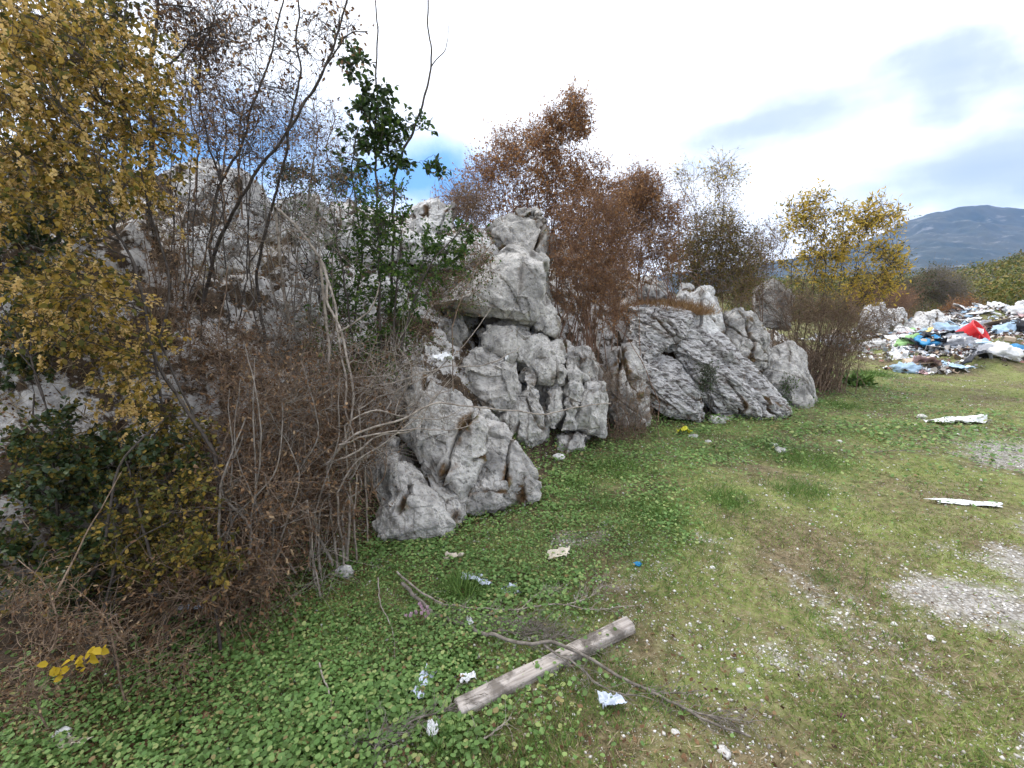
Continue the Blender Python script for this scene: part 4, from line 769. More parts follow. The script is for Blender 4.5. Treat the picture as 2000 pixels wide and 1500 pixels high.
    of = np.array([[0, 2, 4], [2, 1, 4], [1, 3, 4], [3, 0, 4], [2, 0, 5], [1, 2, 5], [3, 1, 5], [0, 3, 5]])
    x, y, r = scatter(rng, 190000, .95, 14); s = sdist(x, y); gm = gravel(x, y)
    pr = (1 - sstep(s, -.2, .4)) * np.clip(.07 + .16 * (nz2(x, y, 2.2, 88) > .15) + .85 * sstep(gm, .3, .62), 0, 1)
    x, y, m_ = keep(rng, x, y, pr); n = len(x)
    sz = (.0022 + .0075 * rng.uniform(0, 1, n) ** 4) * (1 + .10 * np.hypot(x, y)); J = rng.uniform(.55, 1.25, (n, 6, 1)) * oc[None]
    A = unit(rng.normal(size=(n, 3))); B_ = unit(np.cross(A, rng.normal(size=(n, 3)))); C_ = np.cross(A, B_); Rm = np.stack([A, B_, C_], 1)
    V = np.einsum('nij,njk->nik', J, Rm) * sz[:, None, None] * [1, 1, .7] + (gp(x, y) + np.stack([0 * x, 0 * x, sz * .3], 1))[:, None]
    tag(mk('gravel', V.reshape(-1, 3), [(np.arange(n) * 6)[:, None, None] .repeat(8, 1).reshape(-1, 1) + np.tile(of, (n, 1))], M['pebble']), 'small white limestone gravel strewn in the turf', 'gravel', kind='stuff')
build_cover()

# ---------------------------------------------------------------- loose things on the ground
M['stone'] = rock_mat('white_stone', (0.80, 0.78, 0.75), (0.66, 0.64, 0.61), (0.42, 0.40, 0.38), stain_amt=0.0)
M['white_plastic'] = plain_mat('white_plastic', (0.78, 0.79, 0.80), .4, .4, .1)
M['blue_white'] = plain_mat('bluish_film', (0.58, 0.64, 0.76), .35, .5, .25)
M['cream'] = plain_mat('cream_card', (0.70, 0.62, 0.50), .7, .2, .2)
M['wood'] = None
def wood_mat():
    m, N, L, b = nodes('weathered_wood'); tc = N.new('ShaderNodeTexCoord'); mp = N.new('ShaderNodeMapping'); mp.inputs['Scale'].default_value = (3, 60, 60); L.new(tc.outputs['Object'], mp.inputs[0])
    g = noise(N, L, 1.0, 6, mp.outputs[0], .65); n = noise(N, L, 9, 5, tc.outputs['Object'], .65)
    c = ramp(N, L, g, [(.3, (.18, .155, .14)), (.5, (.42, .375, .34)), (.7, (.58, .53, .49))])
    c = mix(N, L, ramp(N, L, n, [(.5, (0, 0, 0)), (.62, (.8,) * 3)]), c, (.10, .085, .07)); L.new(c, b.inputs['Base Color']); bump(N, L, b, g, .006, .9); return m
M['wood'] = wood_mat()
def grid_obj(name, fn, nu, nv, mat, loc, rot=0, parent=None, smooth=True, thick=0.0):
    u, v = np.meshgrid(np.linspace(-1, 1, nu), np.linspace(-1, 1, nv), indexing='ij'); V = fn(u.ravel(), v.ravel()); i = np.arange(nu - 1)[:, None] * nv; j = np.arange(nv - 1)[None]
    q = np.stack([i + j, i + nv + j, i + nv + j + 1, i + j + 1], -1).reshape(-1, 4)
    o = mk(name, V, [q], mat, smooth=smooth)
    if thick: s = o.modifiers.new('t', 'SOLIDIFY'); s.thickness = thick
    o.location = tuple(float(a) for a in loc); o.rotation_euler = (0, 0, rot)
    if parent: o.parent = parent; o.location = (0, 0, 0)
    return o
def sheet(name, loc, sx, sy, mat, label, cat, seed, rot=0, h=.02, group=None, tear=.35):
    def f(u, v):
        p = np.stack([u * 1.3, v * 1.3, np.full_like(u, seed * 1.7)], 1); a = fbm(p, 4, 200 + seed); k = 1 + tear * fbm(np.stack([np.arctan2(v, u) * 1.2, 0 * u + seed, 0 * u], 1), 3, 5) * np.maximum(np.abs(u), np.abs(v))
        w, c, _ = worley(p * 1.6, 210 + seed); return np.stack([u * sx * k, v * sy * k, h * (.7 + .8 * a + .7 * w)], 1)
    return tag(grid_obj(name, f, 30, 22, mat, loc, rot, thick=.0015), label, cat, group)
_ico = {}
def ico(sub):
    if sub not in _ico:
        bm = bmesh.new(); bmesh.ops.create_icosphere(bm, subdivisions=sub, radius=1); _ico[sub] = (np.array([v.co[:] for v in bm.verts]), np.array([[v.index for v in f.verts] for f in bm.faces])); bm.free()
    return _ico[sub]
def lump(name, loc, size, mat, label, cat, seed, rot=0, crumple=.35, sub=4, group=None, flat=True, smooth=False):
    V, F = ico(sub); V = V.copy(); a, c, _ = worley(V * 1.3 + seed * 3.1, 300 + seed); b2, c2, _ = worley(V * 3 + seed, 320 + seed)
    V = V * (1 + crumple * a + crumple * .45 * b2 + crumple * .5 * fbm(V * 1.1 + seed, 3, 310 + seed))[:, None]; V = V * np.array(size) * .5
    if flat: V[:, 2] = np.maximum(V[:, 2], -size[2] * .22)
    o = mk(name, V, [F], mat, smooth=smooth); o.location = (float(loc[0]), float(loc[1]), float(loc[2] + size[2] * .2)); o.rotation_euler = (0, 0, rot); return tag(o, label, cat, group)
def plank():
    a, b_ = G(893, 1392), G(1232, 1228); d = b_ - a; ln = np.hypot(d[0], d[1]); e = empty('plank', (a + b_) / 2, 'weathered grey wooden plank lying under the fallen branch', 'plank')
    rot = math.atan2(d[1], d[0]); bpy.data.objects.remove(e)
    n = 60; xs = np.linspace(-ln / 2, ln / 2, n); pr = [(-.035, .0), (.035, .0), (.038, .006), (.038, .044), (.034, .049), (0.015, .0495), (-.015, .049), (-.034, .049), (-.038, .043), (-.038, .005)]
    V = []
    for k, x in enumerate(xs):
        for (u, w) in pr: V.append((x, u, w))
    V = np.array(V); nn = fbm(V * [4, 18, 18], 4, 400); V[:, 1] += nn * .0035 + .006 * np.sin(V[:, 0] * 3); V[:, 2] += fbm(V * [5, 30, 10], 3, 401) * .002
    V[:, 0] += (np.abs(V[:, 0]) > ln / 2 - .004) * fbm(V * 60, 2, 402) * .012
    k = len(pr); i = np.arange(n - 1)[:, None] * k; j = np.arange(k)[None]; q = np.stack([i + j, i + (j + 1) % k, i + k + (j + 1) % k, i + k + j], -1).reshape(-1, 4)
    o = mk('plank', V, [q[:, ::-1], np.arange(k)[None], ((n - 1) * k + np.arange(k))[None, ::-1]], M['wood']); c = (a + b_) / 2
    o.location = (c[0], c[1], float(c[2]) + .006); o.rotation_euler = (0.03, math.atan2(-(d[2]), ln) if False else 0, rot)
    return tag(o, 'weathered grey wooden plank lying under the fallen branch', 'plank')
plank()
def fallen(label, paths, rads, seed, mat='bark_grey', twigs=60, name='fallen_branch', cat='branch', twl=.12):
    rng = R_(seed); st = []
    for p in paths:
        q = spline([G(a, b_, l) for a, b_, l in p], 8 * len(p)); q += .006 * np.stack([fbm(q * 14, 3, 500 + k) for k in range(3)], 1); st.append(q)
    bat = [(s[None], np.array([r]), np.array([r * .4]), 6) for s, r in zip(st, rads)]
    nn = min(len(s) for s in st); src = np.stack([s[np.linspace(0, len(s) - 1, nn).astype(int)] for s in st])
    if twigs:
        p, d, _, _ = children(rng, src, twigs, .1, 1, .9); d[:, 2] = np.abs(d[:, 2]) * .3
        l = walk(rng, p, d, twl * rng.uniform(.4, 1.5, twigs), 6, .3, -.03); bat.append((l, .0016, .0007, 3))
        p, d, _, _ = children(rng, l, twigs * 2, .2, 1, .9); d[:, 2] *= .3; bat.append((walk(rng, p, d, twl * .4 * rng.uniform(.4, 1.5, twigs * 2), 5, .3, -.03), .001, .0005, 3))
    V, F = tubes(bat); o = mk(name, V, [F], M[mat]); return tag(o, label, cat)
fallen('long forked bare branch lying across the plank', [[(785, 1150, .05), (850, 1205, .04), (900, 1232, .04), (960, 1265, .06), (1030, 1290, .075), (1085, 1290, .085), (1160, 1310, .06), (1240, 1345, .03), (1330, 1390, .02), (1400, 1420, .02), (1465, 1442, .02)],
        [(1060, 1290, .07), (1130, 1320, .05), (1180, 1350, .03), (1260, 1372, .02)], [(1240, 1345, .02), (1300, 1362, .02), (1380, 1350, .02)], [(1330, 1390, .01), (1400, 1405, .02), (1470, 1415, .02)]], [.0105, .006, .004, .004], 81, 'bark_grey', 90)
fallen('thin pale forked branch lying in the grass above the plank', [[(775, 1130, .05), (830, 1170, .05), (880, 1190, .04), (1000, 1196, .03), (1080, 1186, .03), (1150, 1192, .03), (1240, 1188, .03)], [(1010, 1200, .02), (1050, 1165, .03), (1100, 1150, .03)], [(1100, 1187, .02), (1150, 1170, .03), (1180, 1148, .03), (1205, 1155, .03)]], [.006, .004, .0045], 82, 'bark_pale', 70)
fallen('bundle of fine grey twigs between the two fallen branches', [[(840, 1190, .02), (900, 1225, .03), (1000, 1250, .03), (1100, 1270, .04)], [(1000, 1200, .02), (1060, 1235, .03), (1150, 1270, .03)], [(930, 1200, .02), (1000, 1232, .03), (1090, 1255, .03)]], [.003, .003, .003], 83, 'bark_grey', 200)
fallen('single crooked pale stick in the green leaves left of the pink flowers', [[(737, 1152, .08), (745, 1190, .06), (765, 1240, .04), (770, 1290, .02)]], [.004], 84, 'bark_pale', 0)
fallen('long thin pale twig curving down to the bottom edge through the green leaves', [[(625, 1310, .05), (640, 1360, .04), (650, 1410, .03), (662, 1480, .02)], [(650, 1410, .03), (690, 1440, .02), (720, 1455, .02)]], [.004, .003], 85, 'bark_pale', 8)
fallen('short stick on the bare soil below the plank', [[(905, 1470, .01), (950, 1450, .02), (1000, 1418, .03)]], [.005], 86, 'bark_pale', 6)
fallen('twiggy grey branch in the bottom left centre of the view among dry grass', [[(700, 1470, .02), (780, 1430, .03), (860, 1400, .03), (900, 1385, .02)], [(735, 1500, .02), (738, 1460, .03), (780, 1430, .03)]], [.005, .005], 87, 'bark_grey', 90)
fallen('straight thin stick on the turf left of the flat white sheet', [[(1700, 890, .02), (1740, 888, .03), (1810, 886, .02)]], [.006], 88, 'bark_grey', 4)
fallen('thin dark cane trailing onto the grass from the golden leaved tree', [[(1600, 755, .1), (1650, 765, .06), (1700, 785, .03), (1780, 782, .02)]], [.006], 89, 'bark_dark', 0)

sheet('plastic_film', G(930, 1130, .01), .085, .035, M['blue_white'], 'torn bluish white plastic film beside the tuft of long grass', 'plastic scrap', 1, -.4)
sheet('plastic_film', G(992, 1146, .01), .05, .035, M['blue_white'], 'small clear plastic scrap right of the torn bluish white film', 'plastic scrap', 2, .5)
sheet('paper_scrap', G(886, 1087, .02), .05, .014, M['cream'], 'narrow cream paper scrap near the foot of the nearest rock', 'paper scrap', 3, .1)
sheet('card_scrap', G(1086, 1082, .02), .085, .035, M['cream'], 'cream piece of torn card at the edge of the stony hollow', 'card scrap', 4, .15)
sheet('paper_scrap', G(830, 1342, .02), .028, .07, M['blue_white'], 'crumpled pale blue paper in the leaves left of the plank', 'paper scrap', 5, -.3)
sheet('paper_scrap', G(912, 1338, .02), .028, .02, M['white_plastic'], 'tiny white scrap just above the near end of the plank', 'paper scrap', 6, .3)
sheet('paper_scrap', G(1196, 1376, .02), .045, .03, M['blue_white'], 'pale bluish scrap among white pebbles right of the plank', 'paper scrap', 7, .1)
sheet('paper_scrap', G(845, 1432, .02), .02, .028, M['white_plastic'], 'little white scrap beside the twiggy grey branch', 'paper scrap', 8, .4)
sheet('paper_scrap', G(918, 1232, .04), .012, .022, M['white_plastic'], 'tiny white scrap under the start of the long forked branch', 'paper scrap', 9, .4)
sheet('plastic_bag', G(330, 1195, .03), .07, .11, M['blue_white'], 'crumpled bluish plastic caught under the low olive shrub', 'plastic bag', 10, .5, .03)
sheet('plastic_bag', G(388, 1200, .03), .07, .045, M['blue_white'], 'translucent bluish plastic under the brown vines, right of the other bluish plastic', 'plastic bag', 11, .2, .02)
lump('paper_wad', G(122, 1436), (.07, .05, .045), M['white_plastic'], 'rounded white wad on the brown leaves in the bottom left corner', 'litter', 12)
sheet('paper_scrap', G(140, 1450, .02), .05, .018, M['cream'], 'flat cream scrap under the rounded white wad', 'paper scrap', 13, .1)
lump('stone', G(675, 1118), (.10, .07, .08), M['stone'], 'white stone in the shade at the root of the pale vine', 'stone', 14, crumple=.3)
lump('stone', G(555, 1050), (.10, .06, .05), M['stone'], 'pale stone glimpsed inside the brown thicket', 'stone', 15, crumple=.3)
sheet('rag', P(869, 706, 3.05), .05, .03, M['white_plastic'], 'white plastic rag snagged on a bare branch in front of the rocks', 'rag', 16, .2, .045, tear=.6)
sheet('rag', P(990, 705, 3.6), .012, .02, M['white_plastic'], 'thin white strip hanging at the tip of the bare branch', 'rag', 17, .2, .03, tear=.5)
lump('blue_scrap', G(1246, 1100), (.055, .035, .03), plain_mat('blue_rubber', (.02, .25, .5), .4, .4), 'small bright blue scrap on the turf', 'litter', 18)
lump('scrap', G(988, 1083), (.05, .03, .02), plain_mat('rust_scrap', (.3, .09, .05)), 'reddish brown scrap in the green leaves', 'litter', 19)
sheet('yellow_scrap', G(1334, 850, .04), .085, .06, plain_mat('yellow_plastic', (.72, .68, .05), .4), 'bright yellow plastic scrap in the grass below the pale slabs', 'plastic scrap', 20, .3, .04)
lump('scrap', G(1644, 1389), (.03, .02, .012), plain_mat('purple_scrap', (.16, .03, .10)), 'tiny purple scrap in the near turf', 'litter', 21)
o = sheet('tarpaulin_sack', G(1868, 826, .02), .37, .10, M['white_plastic'], 'large crumpled white sack lying on the turf towards the rubbish', 'sack', 22, .08, .045, tear=.12)
sheet('plastic_sheet', G(1875, 984, .008), .23, .05, M['white_plastic'], 'flat white plastic sheet on the turf nearer than the white sack', 'plastic sheet', 23, -.25, .010, tear=.4)
for k, (px, py, w, lb) in enumerate([(1354, 853, .11, 'round white stone beside the yellow scrap'), (1383, 863, .09, 'white stone second to the right of the yellow scrap'), (1400, 826, .20, 'pale stone lying at the base of the pale slabs'), (1418, 820, .13, 'smaller pale stone touching the one at the base of the slabs'), (1524, 880, .15, 'white stone on the grass below the smooth dark boulder'), (1512, 868, .10, 'flat white stone just behind the white stone on the grass'),
        (1092, 902, .12, 'white domed stone at the foot of the middle outcrop'), (1800, 816, .14, 'grey stone left of the large white sack'), (1905, 842, .06, 'small white stone right below the large white sack'), (1392, 1110, .035, 'white pebble on the turf right of the blue scrap'), (1818, 1250, .045, 'white stone below the large gravel patch'), (1414, 1465, .05, 'white stone at the bottom edge beyond the branch tip'), (1320, 1432, .035, 'white stone left of the branch tip'), (1745, 1222, .035, 'dull white stone left of the one below the gravel patch'), (1554, 1352, .025, 'rounded white pebble in the near turf'), (987, 1385, .028, 'white pebble right under the plank'), (1445, 1305, .035, 'largest of the white pebbles heaped right of the plank'), (1180, 1022, .05, 'small pale stone at the edge of the hollow'), (1640, 862, .06, 'white fragment in the grass left of the sack')]):
    lump('stone', G(px, py, -.004), (w, w * .8, w * .6), M['stone'], lb, 'stone', 30 + k, rot=k, crumple=.28, sub=3)
# pink cyclamens
def cyclamen():
    rng = R_(91); c = G(825, 1225); e = empty('cyclamen', c, 'clump of small pink cyclamen flowers in the green leaves', 'flowers'); m = leaf_mat('pink_petal', [(0, (.62, .35, .5)), (.6, (.75, .5, .62)), (1, (.85, .75, .78))], .3)
    n = 15; b_ = c + rng.normal(size=(n, 3)) * [.03, .02, 0]; t = b_ + rng.normal(size=(n, 3)) * [.02, .015, .02] + [0, 0, .085]
    t = np.where(np.arange(n)[:, None] > 10, t + [-.05, 0, -.02], t); u = np.linspace(0, 1, 5)[None, :, None]; V, F = tubes([(b_[:, None] * (1 - u) + t[:, None] * u, .0012, .0009, 3)]); mk('stems', V, [F], M['twig_red'], e)
    for q in t:
        ps = np.repeat(q[None], 5, 0); a = np.arange(5) * 2 * math.pi / 5; ax = unit(np.stack([np.cos(a) * .45, np.sin(a) * .45, np.ones(5)], 1)); V, F = leaves(rng, ps, ax, .019, .55); mk('flower', V, F, m, e)
cyclamen()
def leaf_sprig():
    rng = R_(92); c = P(150, 1290, 1.36); e = empty('yellow_leaf_sprig', c, 'sprig of bright yellow leaves lying near the bottom left corner', 'leaves'); m = leaf_mat('bright_yellow_leaf', [(0, (.45, .3, .02)), (1, (.62, .45, .04))], .35)
    a, b_ = P(98, 1320, 1.34), P(200, 1268, 1.40); t = np.linspace(0, 1, 8)[:, None]; s = a * (1 - t) + b_ * t; V, F = tubes([(s[None], .002, .001, 4)]); mk('twig', V, [F], M['twig_brown'], e)
    for k in range(30):
        q = a + (b_ - a) * rng.uniform(0, 1) + rng.normal(size=3) * [.012, .012, .014]; d = unit(rng.normal(size=(1, 3)) * [1, .5, 1] + [.4, -.1, .2]); V, F = leaves(rng, q[None], d, rng.uniform(.02, .036), .72, 'leaf', np.array([[0, -.8, .8]]) + rng.normal(size=(1, 3)) * .35); mk('leaf', V, F, m, e)
leaf_sprig()
def herb(px, py, n, ln, lb, seed, w=.3, mat='leaf_green'):
    rng = R_(seed); c = G(px, py); e = empty('herb', c, lb, 'plant'); a = rng.uniform(0, 2 * math.pi, n); d = unit(np.stack([np.cos(a), np.sin(a), rng.uniform(.2, 1.1, n)], 1)); q = np.repeat(c[None], n, 0) + rng.normal(size=(n, 3)) * [ln * .3, ln * .3, .003]
    V, F = leaves(rng, q, d, ln * rng.uniform(.5, 1.1, n), w, 'leaf', rng.normal(size=(n, 3)) * .3 + [0, 0, 1]); mk('foliage', V, F, M[mat], e)
herb(1670, 752, 110, .34, 'lush leafy green herb in the grass right of the fan of bare stems', 93, .25, 'grass_dark')
herb(620, 1450, 26, .07, 'large leaved green rosette at the bottom edge', 94, .6)
herb(300, 1440, 24, .08, 'broad leaved green plant in the bottom left, right of the rounded white wad', 95, .6)
herb(905, 1290, 16, .08, 'broad leaved herb between the plank and the forked branch', 96, .6)
herb(870, 1480, 14, .06, 'star shaped small rosette on the soil below the plank', 97, .4)

# ---------------------------------------------------------------- rubbish tip
RC = {'white': (.80, .80, .80), 'pale blue': (.42, .58, .74), 'blue': (.05, .28, .55), 'black': (.02, .02, .025), 'grey': (.34, .35, .38), 'beige': (.55, .44, .33), 'brown': (.2, .13, .09), 'green': (.35, .62, .25), 'red': (.6, .03, .04), 'yellow': (.75, .6, .2), 'pink': (.62, .42, .42)}
RM = {k: plain_mat(k.replace(' ', '_') + '_rubbish', v, .5, .35, .3, 5) for k, v in RC.items()}
def bucket():
    loc = P(1889, 657, 12.3); e = empty('bucket', loc, 'large red plastic tub lying tilted on the rubbish', 'tub'); e.rotation_euler = (.75, .65, 0); m = plain_mat('red_plastic', (.72, .02, .025), .35, .5, .12, 4)
    prof = [(0, 0), (.20, 0), (.225, .02), (.25, .25), (.262, .27), (.262, .30), (.27, .31), (.29, .52), (.315, .53), (.32, .56), (.30, .57), (.285, .545), (.235, .05), (0, .035)]; n = 40; V = []; F = []
    for (r, z) in prof:
        for k in range(n): V.append((r * math.cos(k * 2 * math.pi / n), r * math.sin(k * 2 * math.pi / n), z - .25))
    for i in range(len(prof) - 1):
        for k in range(n): F.append((i * n + k, i * n + (k + 1) % n, (i + 1) * n + (k + 1) % n, (i + 1) * n + k))
    o = mk('shell', np.array(V), [np.array(F)], m, smooth=True); o.parent = e
    for s in (-1, 1):
        t = np.linspace(0, math.pi, 12); p = np.stack([np.cos(t) * .1, np.full(12, s * .31), .28 - .06 * np.sin(t)], 1) + np.array([0, 0, 0]); p[:, 1] += s * .045 * np.sin(t); V_, F_ = tubes([(p[None], .012, .012, 6)]); h = mk('handle', V_, [F_], m, smooth=True); h.parent = e
bucket()
def panel():
    loc = P(1905, 703, 10.9); e = empty('car_trim_panel', loc, 'curved black plastic panel with flared end lying before the red tub', 'panel'); e.rotation_euler = (0, 0, .5)
    f = lambda u, v: np.stack([u * .52 + .04 * v, v * .10, .17 - .16 * np.abs(u) ** 5 - .03 * (v + 1) ** 2 + .02 * u], 1); a = grid_obj('skin', f, 30, 10, RM['black'], (0, 0, 0), parent=e, thick=.012)
    g = lambda u, v: np.stack([.50 + .12 * (u + 1) / 2 + .01 * v, v * .13, .16 - .16 * ((u + 1) / 2) ** 1.4], 1); grid_obj('flare', g, 12, 8, RM['grey'], (0, 0, 0), parent=e, thick=.01)
panel()
def box_plank(p0, p1, w, t, mat, label):
    p0 = np.array(p0); p1 = np.array(p1); d = p1 - p0; ln = np.linalg.norm(d); u = np.linspace(-.5, .5, 12); V = []
    for x in u:
        for a, b_ in ((-1, -1), (1, -1), (1, 1), (-1, 1)): V.append((x * ln, a * w / 2, b_ * t / 2 + .01 * math.sin(x * 5)))
    i = np.arange(11)[:, None] * 4; j = np.arange(4)[None]; q = np.stack([i + j, i + (j + 1) % 4, i + 4 + (j + 1) % 4, i + 4 + j], -1).reshape(-1, 4)[:, ::-1]
    o = mk('plank', np.array(V), [q, [[0, 1, 2, 3]], [[47, 46, 45, 44]]], mat); o.location = tuple((p0 + p1) / 2); o.rotation_euler = Vector(d).to_track_quat('X', 'Z').to_euler(); return tag(o, label, 'plank')
box_plank(P(1952, 648, 14.5), P(2035, 612, 15.2), .20, .06, RM['white'], 'long white board sloping up the right hand rubbish heap')
box_plank(P(1905, 722, 10.9), P(1960, 735, 10.5), .08, .03, RM['beige'], 'pale wooden slat lying in front of the black panel')
box_plank(P(1925, 730, 10.8), P(2010, 728, 10.8), .09, .02, RM['white'], 'thin white strip along the near edge of the rubbish')
# prototypes then copies
def tip():
    rng = R_(99); protos = {}
    def proto(kind, cn):
        if (kind, cn) in protos: return protos[(kind, cn)]
        k = len(protos)
        if kind == 'bag': o = lump('rubbish_bag', (0, 0, 0), (.5, .38, .3), RM[cn], '', 'bag', 400 + k, crumple=.45)
        elif kind == 'sheet': o = sheet('crumpled_sheet', (0, 0, 0), .24, .15, RM[cn], '', 'sheet', 60 + k, 0, .05, tear=.5)
        elif kind == 'carton':
            f = lambda u, v: np.stack([np.where(np.abs(u) < .5, u * .4, np.sign(u) * .2), v * .13 * (1 + .1 * u), .14 - np.maximum(np.abs(u) - .5, 0) * .26 + .01 * fbm(np.stack([u, v, 0 * u], 1) * 3, 2, 7 + k)], 1); o = grid_obj('crushed_carton', f, 25, 9, RM[cn], (0, 0, 0), smooth=False, thick=.004)
        elif kind == 'bottle':
            pr = np.array([(0, 0), (.036, 0), (.04, .01), (.04, .08), (.037, .09), (.04, .10), (.04, .18), (.03, .215), (.013, .24), (.013, .262), (0.0, .262)]); n = 14; a = np.arange(n) * 2 * math.pi / n
            V = np.stack([np.repeat(pr[:, 1], n) - .13, np.outer(pr[:, 0], np.cos(a)).ravel(), np.outer(pr[:, 0], np.sin(a)).ravel() + .03], 1) * 1.3; V[:, 2] *= .8
            i = np.arange(len(pr) - 1)[:, None] * n; j = np.arange(n)[None]; q = np.stack([i + j, i + (j + 1) % n, i + n + (j + 1) % n, i + n + j], -1).reshape(-1, 4); o = mk('bottle', V, [q], RM[cn], smooth=True)
        del_ = 'label' in o.keys() and o.pop('label') if False else None
        lab = {'bag': '%s knotted rubbish bag on the tipped rubbish', 'sheet': '%s crumpled plastic sheet on the tipped rubbish', 'carton': '%s crushed carton on the tipped rubbish', 'bottle': '%s plastic bottle on the tipped rubbish'}[kind] % cn
        tag(o, lab, {'bag': 'bag', 'sheet': 'sheet', 'carton': 'carton', 'bottle': 'bottle'}[kind], '%s %ss on the rubbish tip' % (cn, kind)); protos[(kind, cn)] = [o, 0]; return protos[(kind, cn)]
    kinds = [('bag', 'white', 9), ('bag', 'pale blue', 2.5), ('bag', 'black', 2), ('bag', 'grey', 3), ('bag', 'blue', .6), ('bag', 'green', .3), ('sheet', 'white', 13), ('sheet', 'pale blue', 5), ('sheet', 'beige', 4), ('sheet', 'brown', 4), ('sheet', 'blue', .7), ('sheet', 'grey', 4), ('sheet', 'pink', 3), ('sheet', 'red', .15), ('sheet', 'yellow', 1.2), ('carton', 'beige', 3), ('carton', 'white', 2), ('carton', 'brown', 2), ('bottle', 'white', 3), ('bottle', 'pale blue', 3), ('bottle', 'green', 1), ('sheet', 'black', 2)]
    w = np.array([k[2] for k in kinds]); w /= w.sum()
    areas = [((15.5, 15.2), (2.4, 1.3), 75), ((11.6, 12.0), (1.5, .7), 40), ((12.9, 11.6), (1.5, .35), 30), ((9.6, 10.6), (.6, .25), 10), ((12.5, 14.6), (1.6, .7), 30), ((20.5, 19.2), (3.2, 1.7), 120), ((15.2, 19.2), (2.6, 1.2), 38), ((17.5, 16.0), (2.0, 1.2), 25)]
    for (c, sd, n) in areas:
        for _ in range(n):
            kd, cn, _w = kinds[rng.choice(len(kinds), p=w)]; pr = proto(kd, cn); o = pr[0]
            if pr[1]: o = pr[0].copy(); col.objects.link(o)
            pr[1] += 1; x = c[0] + rng.normal() * sd[0] * .6; y = c[1] + rng.normal() * sd[1] * .6
            if sdist(np.array([x]), np.array([y]))[0] > -.3: x += 1.5
            s = rng.uniform(.7, 1.75); o.location = (x, y, hz(x, y) + (.03 if kd != 'bag' else .06)); o.rotation_euler = (rng.normal() * .3, rng.normal() * .3, rng.uniform(0, 6.28)); o.scale = (s, s * rng.uniform(.8, 1.2), s)
    # small broken stuff
    m, N, L, b = nodes('mixed_rubbish'); g = N.new('ShaderNodeNewGeometry'); r = ramp(N, L, g.outputs['Random Per Island'], [(0, (.75, .75, .76)), (.2, (.35, .27, .2)), (.35, (.8, .8, .8)), (.45, (.12, .09, .08)), (.6, (.5, .58, .68)), (.72, (.28, .15, .13)), (.82, (.5, .46, .42)), (.95, (.8, .8, .8)), (1, (.2, .35, .5))]); N[r.node.name].color_ramp.interpolation = 'CONSTANT'; L.new(r, b.inputs['Base Color'])
    X, Y_ = [], []
    for (c, sd, n) in areas: X.append(c[0] + rng.normal(size=n * 40) * sd[0] * .62); Y_.append(c[1] + rng.normal(size=n * 40) * sd[1] * .62)
    X = np.concatenate(X); Y_ = np.concatenate(Y_); ok = sdist(X, Y_) < -.3; X = X[ok]; Y_ = Y_[ok]; n = len(X); q = gp(X, Y_) + np.stack([0 * X, 0 * X, rng.uniform(0, .08, n)], 1)
    V, F = leaves(rng, q, unit(rng.normal(size=(n, 3)) * [1, 1, .5]), rng.uniform(.04, .20, n), .6, 'curl', rng.normal(size=(n, 3)) * .6 + [0, 0, 1]); tag(mk('scattered_rubbish', V, F, m), 'small broken rubbish covering the tip', 'rubbish', kind='stuff')
tip()
for k, (ol, a, b_, lb) in enumerate([([(1765, 640), (1795, 612), (1830, 606), (1858, 636), (1845, 652), (1780, 654)], 17.5, 18.2, 'large pale angular rock at the back of the rubbish tip'), ([(1728, 640), (1735, 606), (1762, 602), (1772, 630), (1760, 648)], 17.0, 17.6, 'rounded pale rock left of the large pale angular rock'),
        ([(1680, 640), (1690, 600), (1725, 592), (1738, 620), (1730, 650)], 16.0, 16.8, 'pale rock seen behind the fan of bare stems')]):
    rock('boulder', ol, a, b_, 1.2, lb, 'boulder', 'rock_pale', seed=60 + k, voxel=.035)

# ---------------------------------------------------------------- wooded hillside, mountain
broom('grey green bush behind the large pale angular rock', (1790, 600), 16, [(1780, 570, 35, 30, 24, 1, 1), (1810, 560, 35, 30, 25, 1, 1)], 24, 61, 'twig_brown', .02, 60, 400, 1500, [dict(n=5000, size=.075, mat='leaf_dark', width=.5)], twig=.6, tw_r=.005, spread=1.0)
broom('bare grey tree with many fine upright shoots at the edge of the wood', (1840, 600), 18, [(1835, 560, 30, 35, 25, 1, 1), (1865, 575, 30, 30, 26, 1, .8)], 25, 62, 'bark_grey', .02, 60, 500, 2200, [dict(n=2200, size=.07, mat='leaf_olive', width=.5)], twig=.8, tw_r=.006, spread=1.2)
broom('orange brown bush between the pale rock and the right hand rubbish heap', (1870, 620), 14, [(1865, 610, 25, 20, 23, .8, 1), (1890, 600, 22, 22, 24, .8, 1)], 23, 63, 'twig_red', .015, 50, 400, 1200, [dict(n=2600, size=.07, mat='leaf_rust', width=.5)], twig=.5, tw_r=.005, spread=1.0)
broom('reddish bare bush behind the golden leaved tree', (1720, 600), 16, [(1700, 580, 50, 30, 20, 1, 1), (1750, 590, 40, 25, 21, 1, 1)], 20, 64, 'twig_red', .018, 60, 500, 2000, [dict(n=1500, size=.06, mat='leaf_rust', width=.5)], twig=.6, tw_r=.005, spread=1.2)
M['wood_leaf'] = leaf_mat('woodland_leaf', [(0, (.07, .09, .025)), (.4, (.14, .16, .035)), (.7, (.21, .20, .05)), (.9, (.28, .21, .06)), (1, (.32, .19, .06))], .15)
M['wood_leaf_grey'] = leaf_mat('woodland_grey_leaf', [(0, (.09, .10, .06)), (.6, (.18, .18, .13)), (1, (.26, .22, .16))], .15)
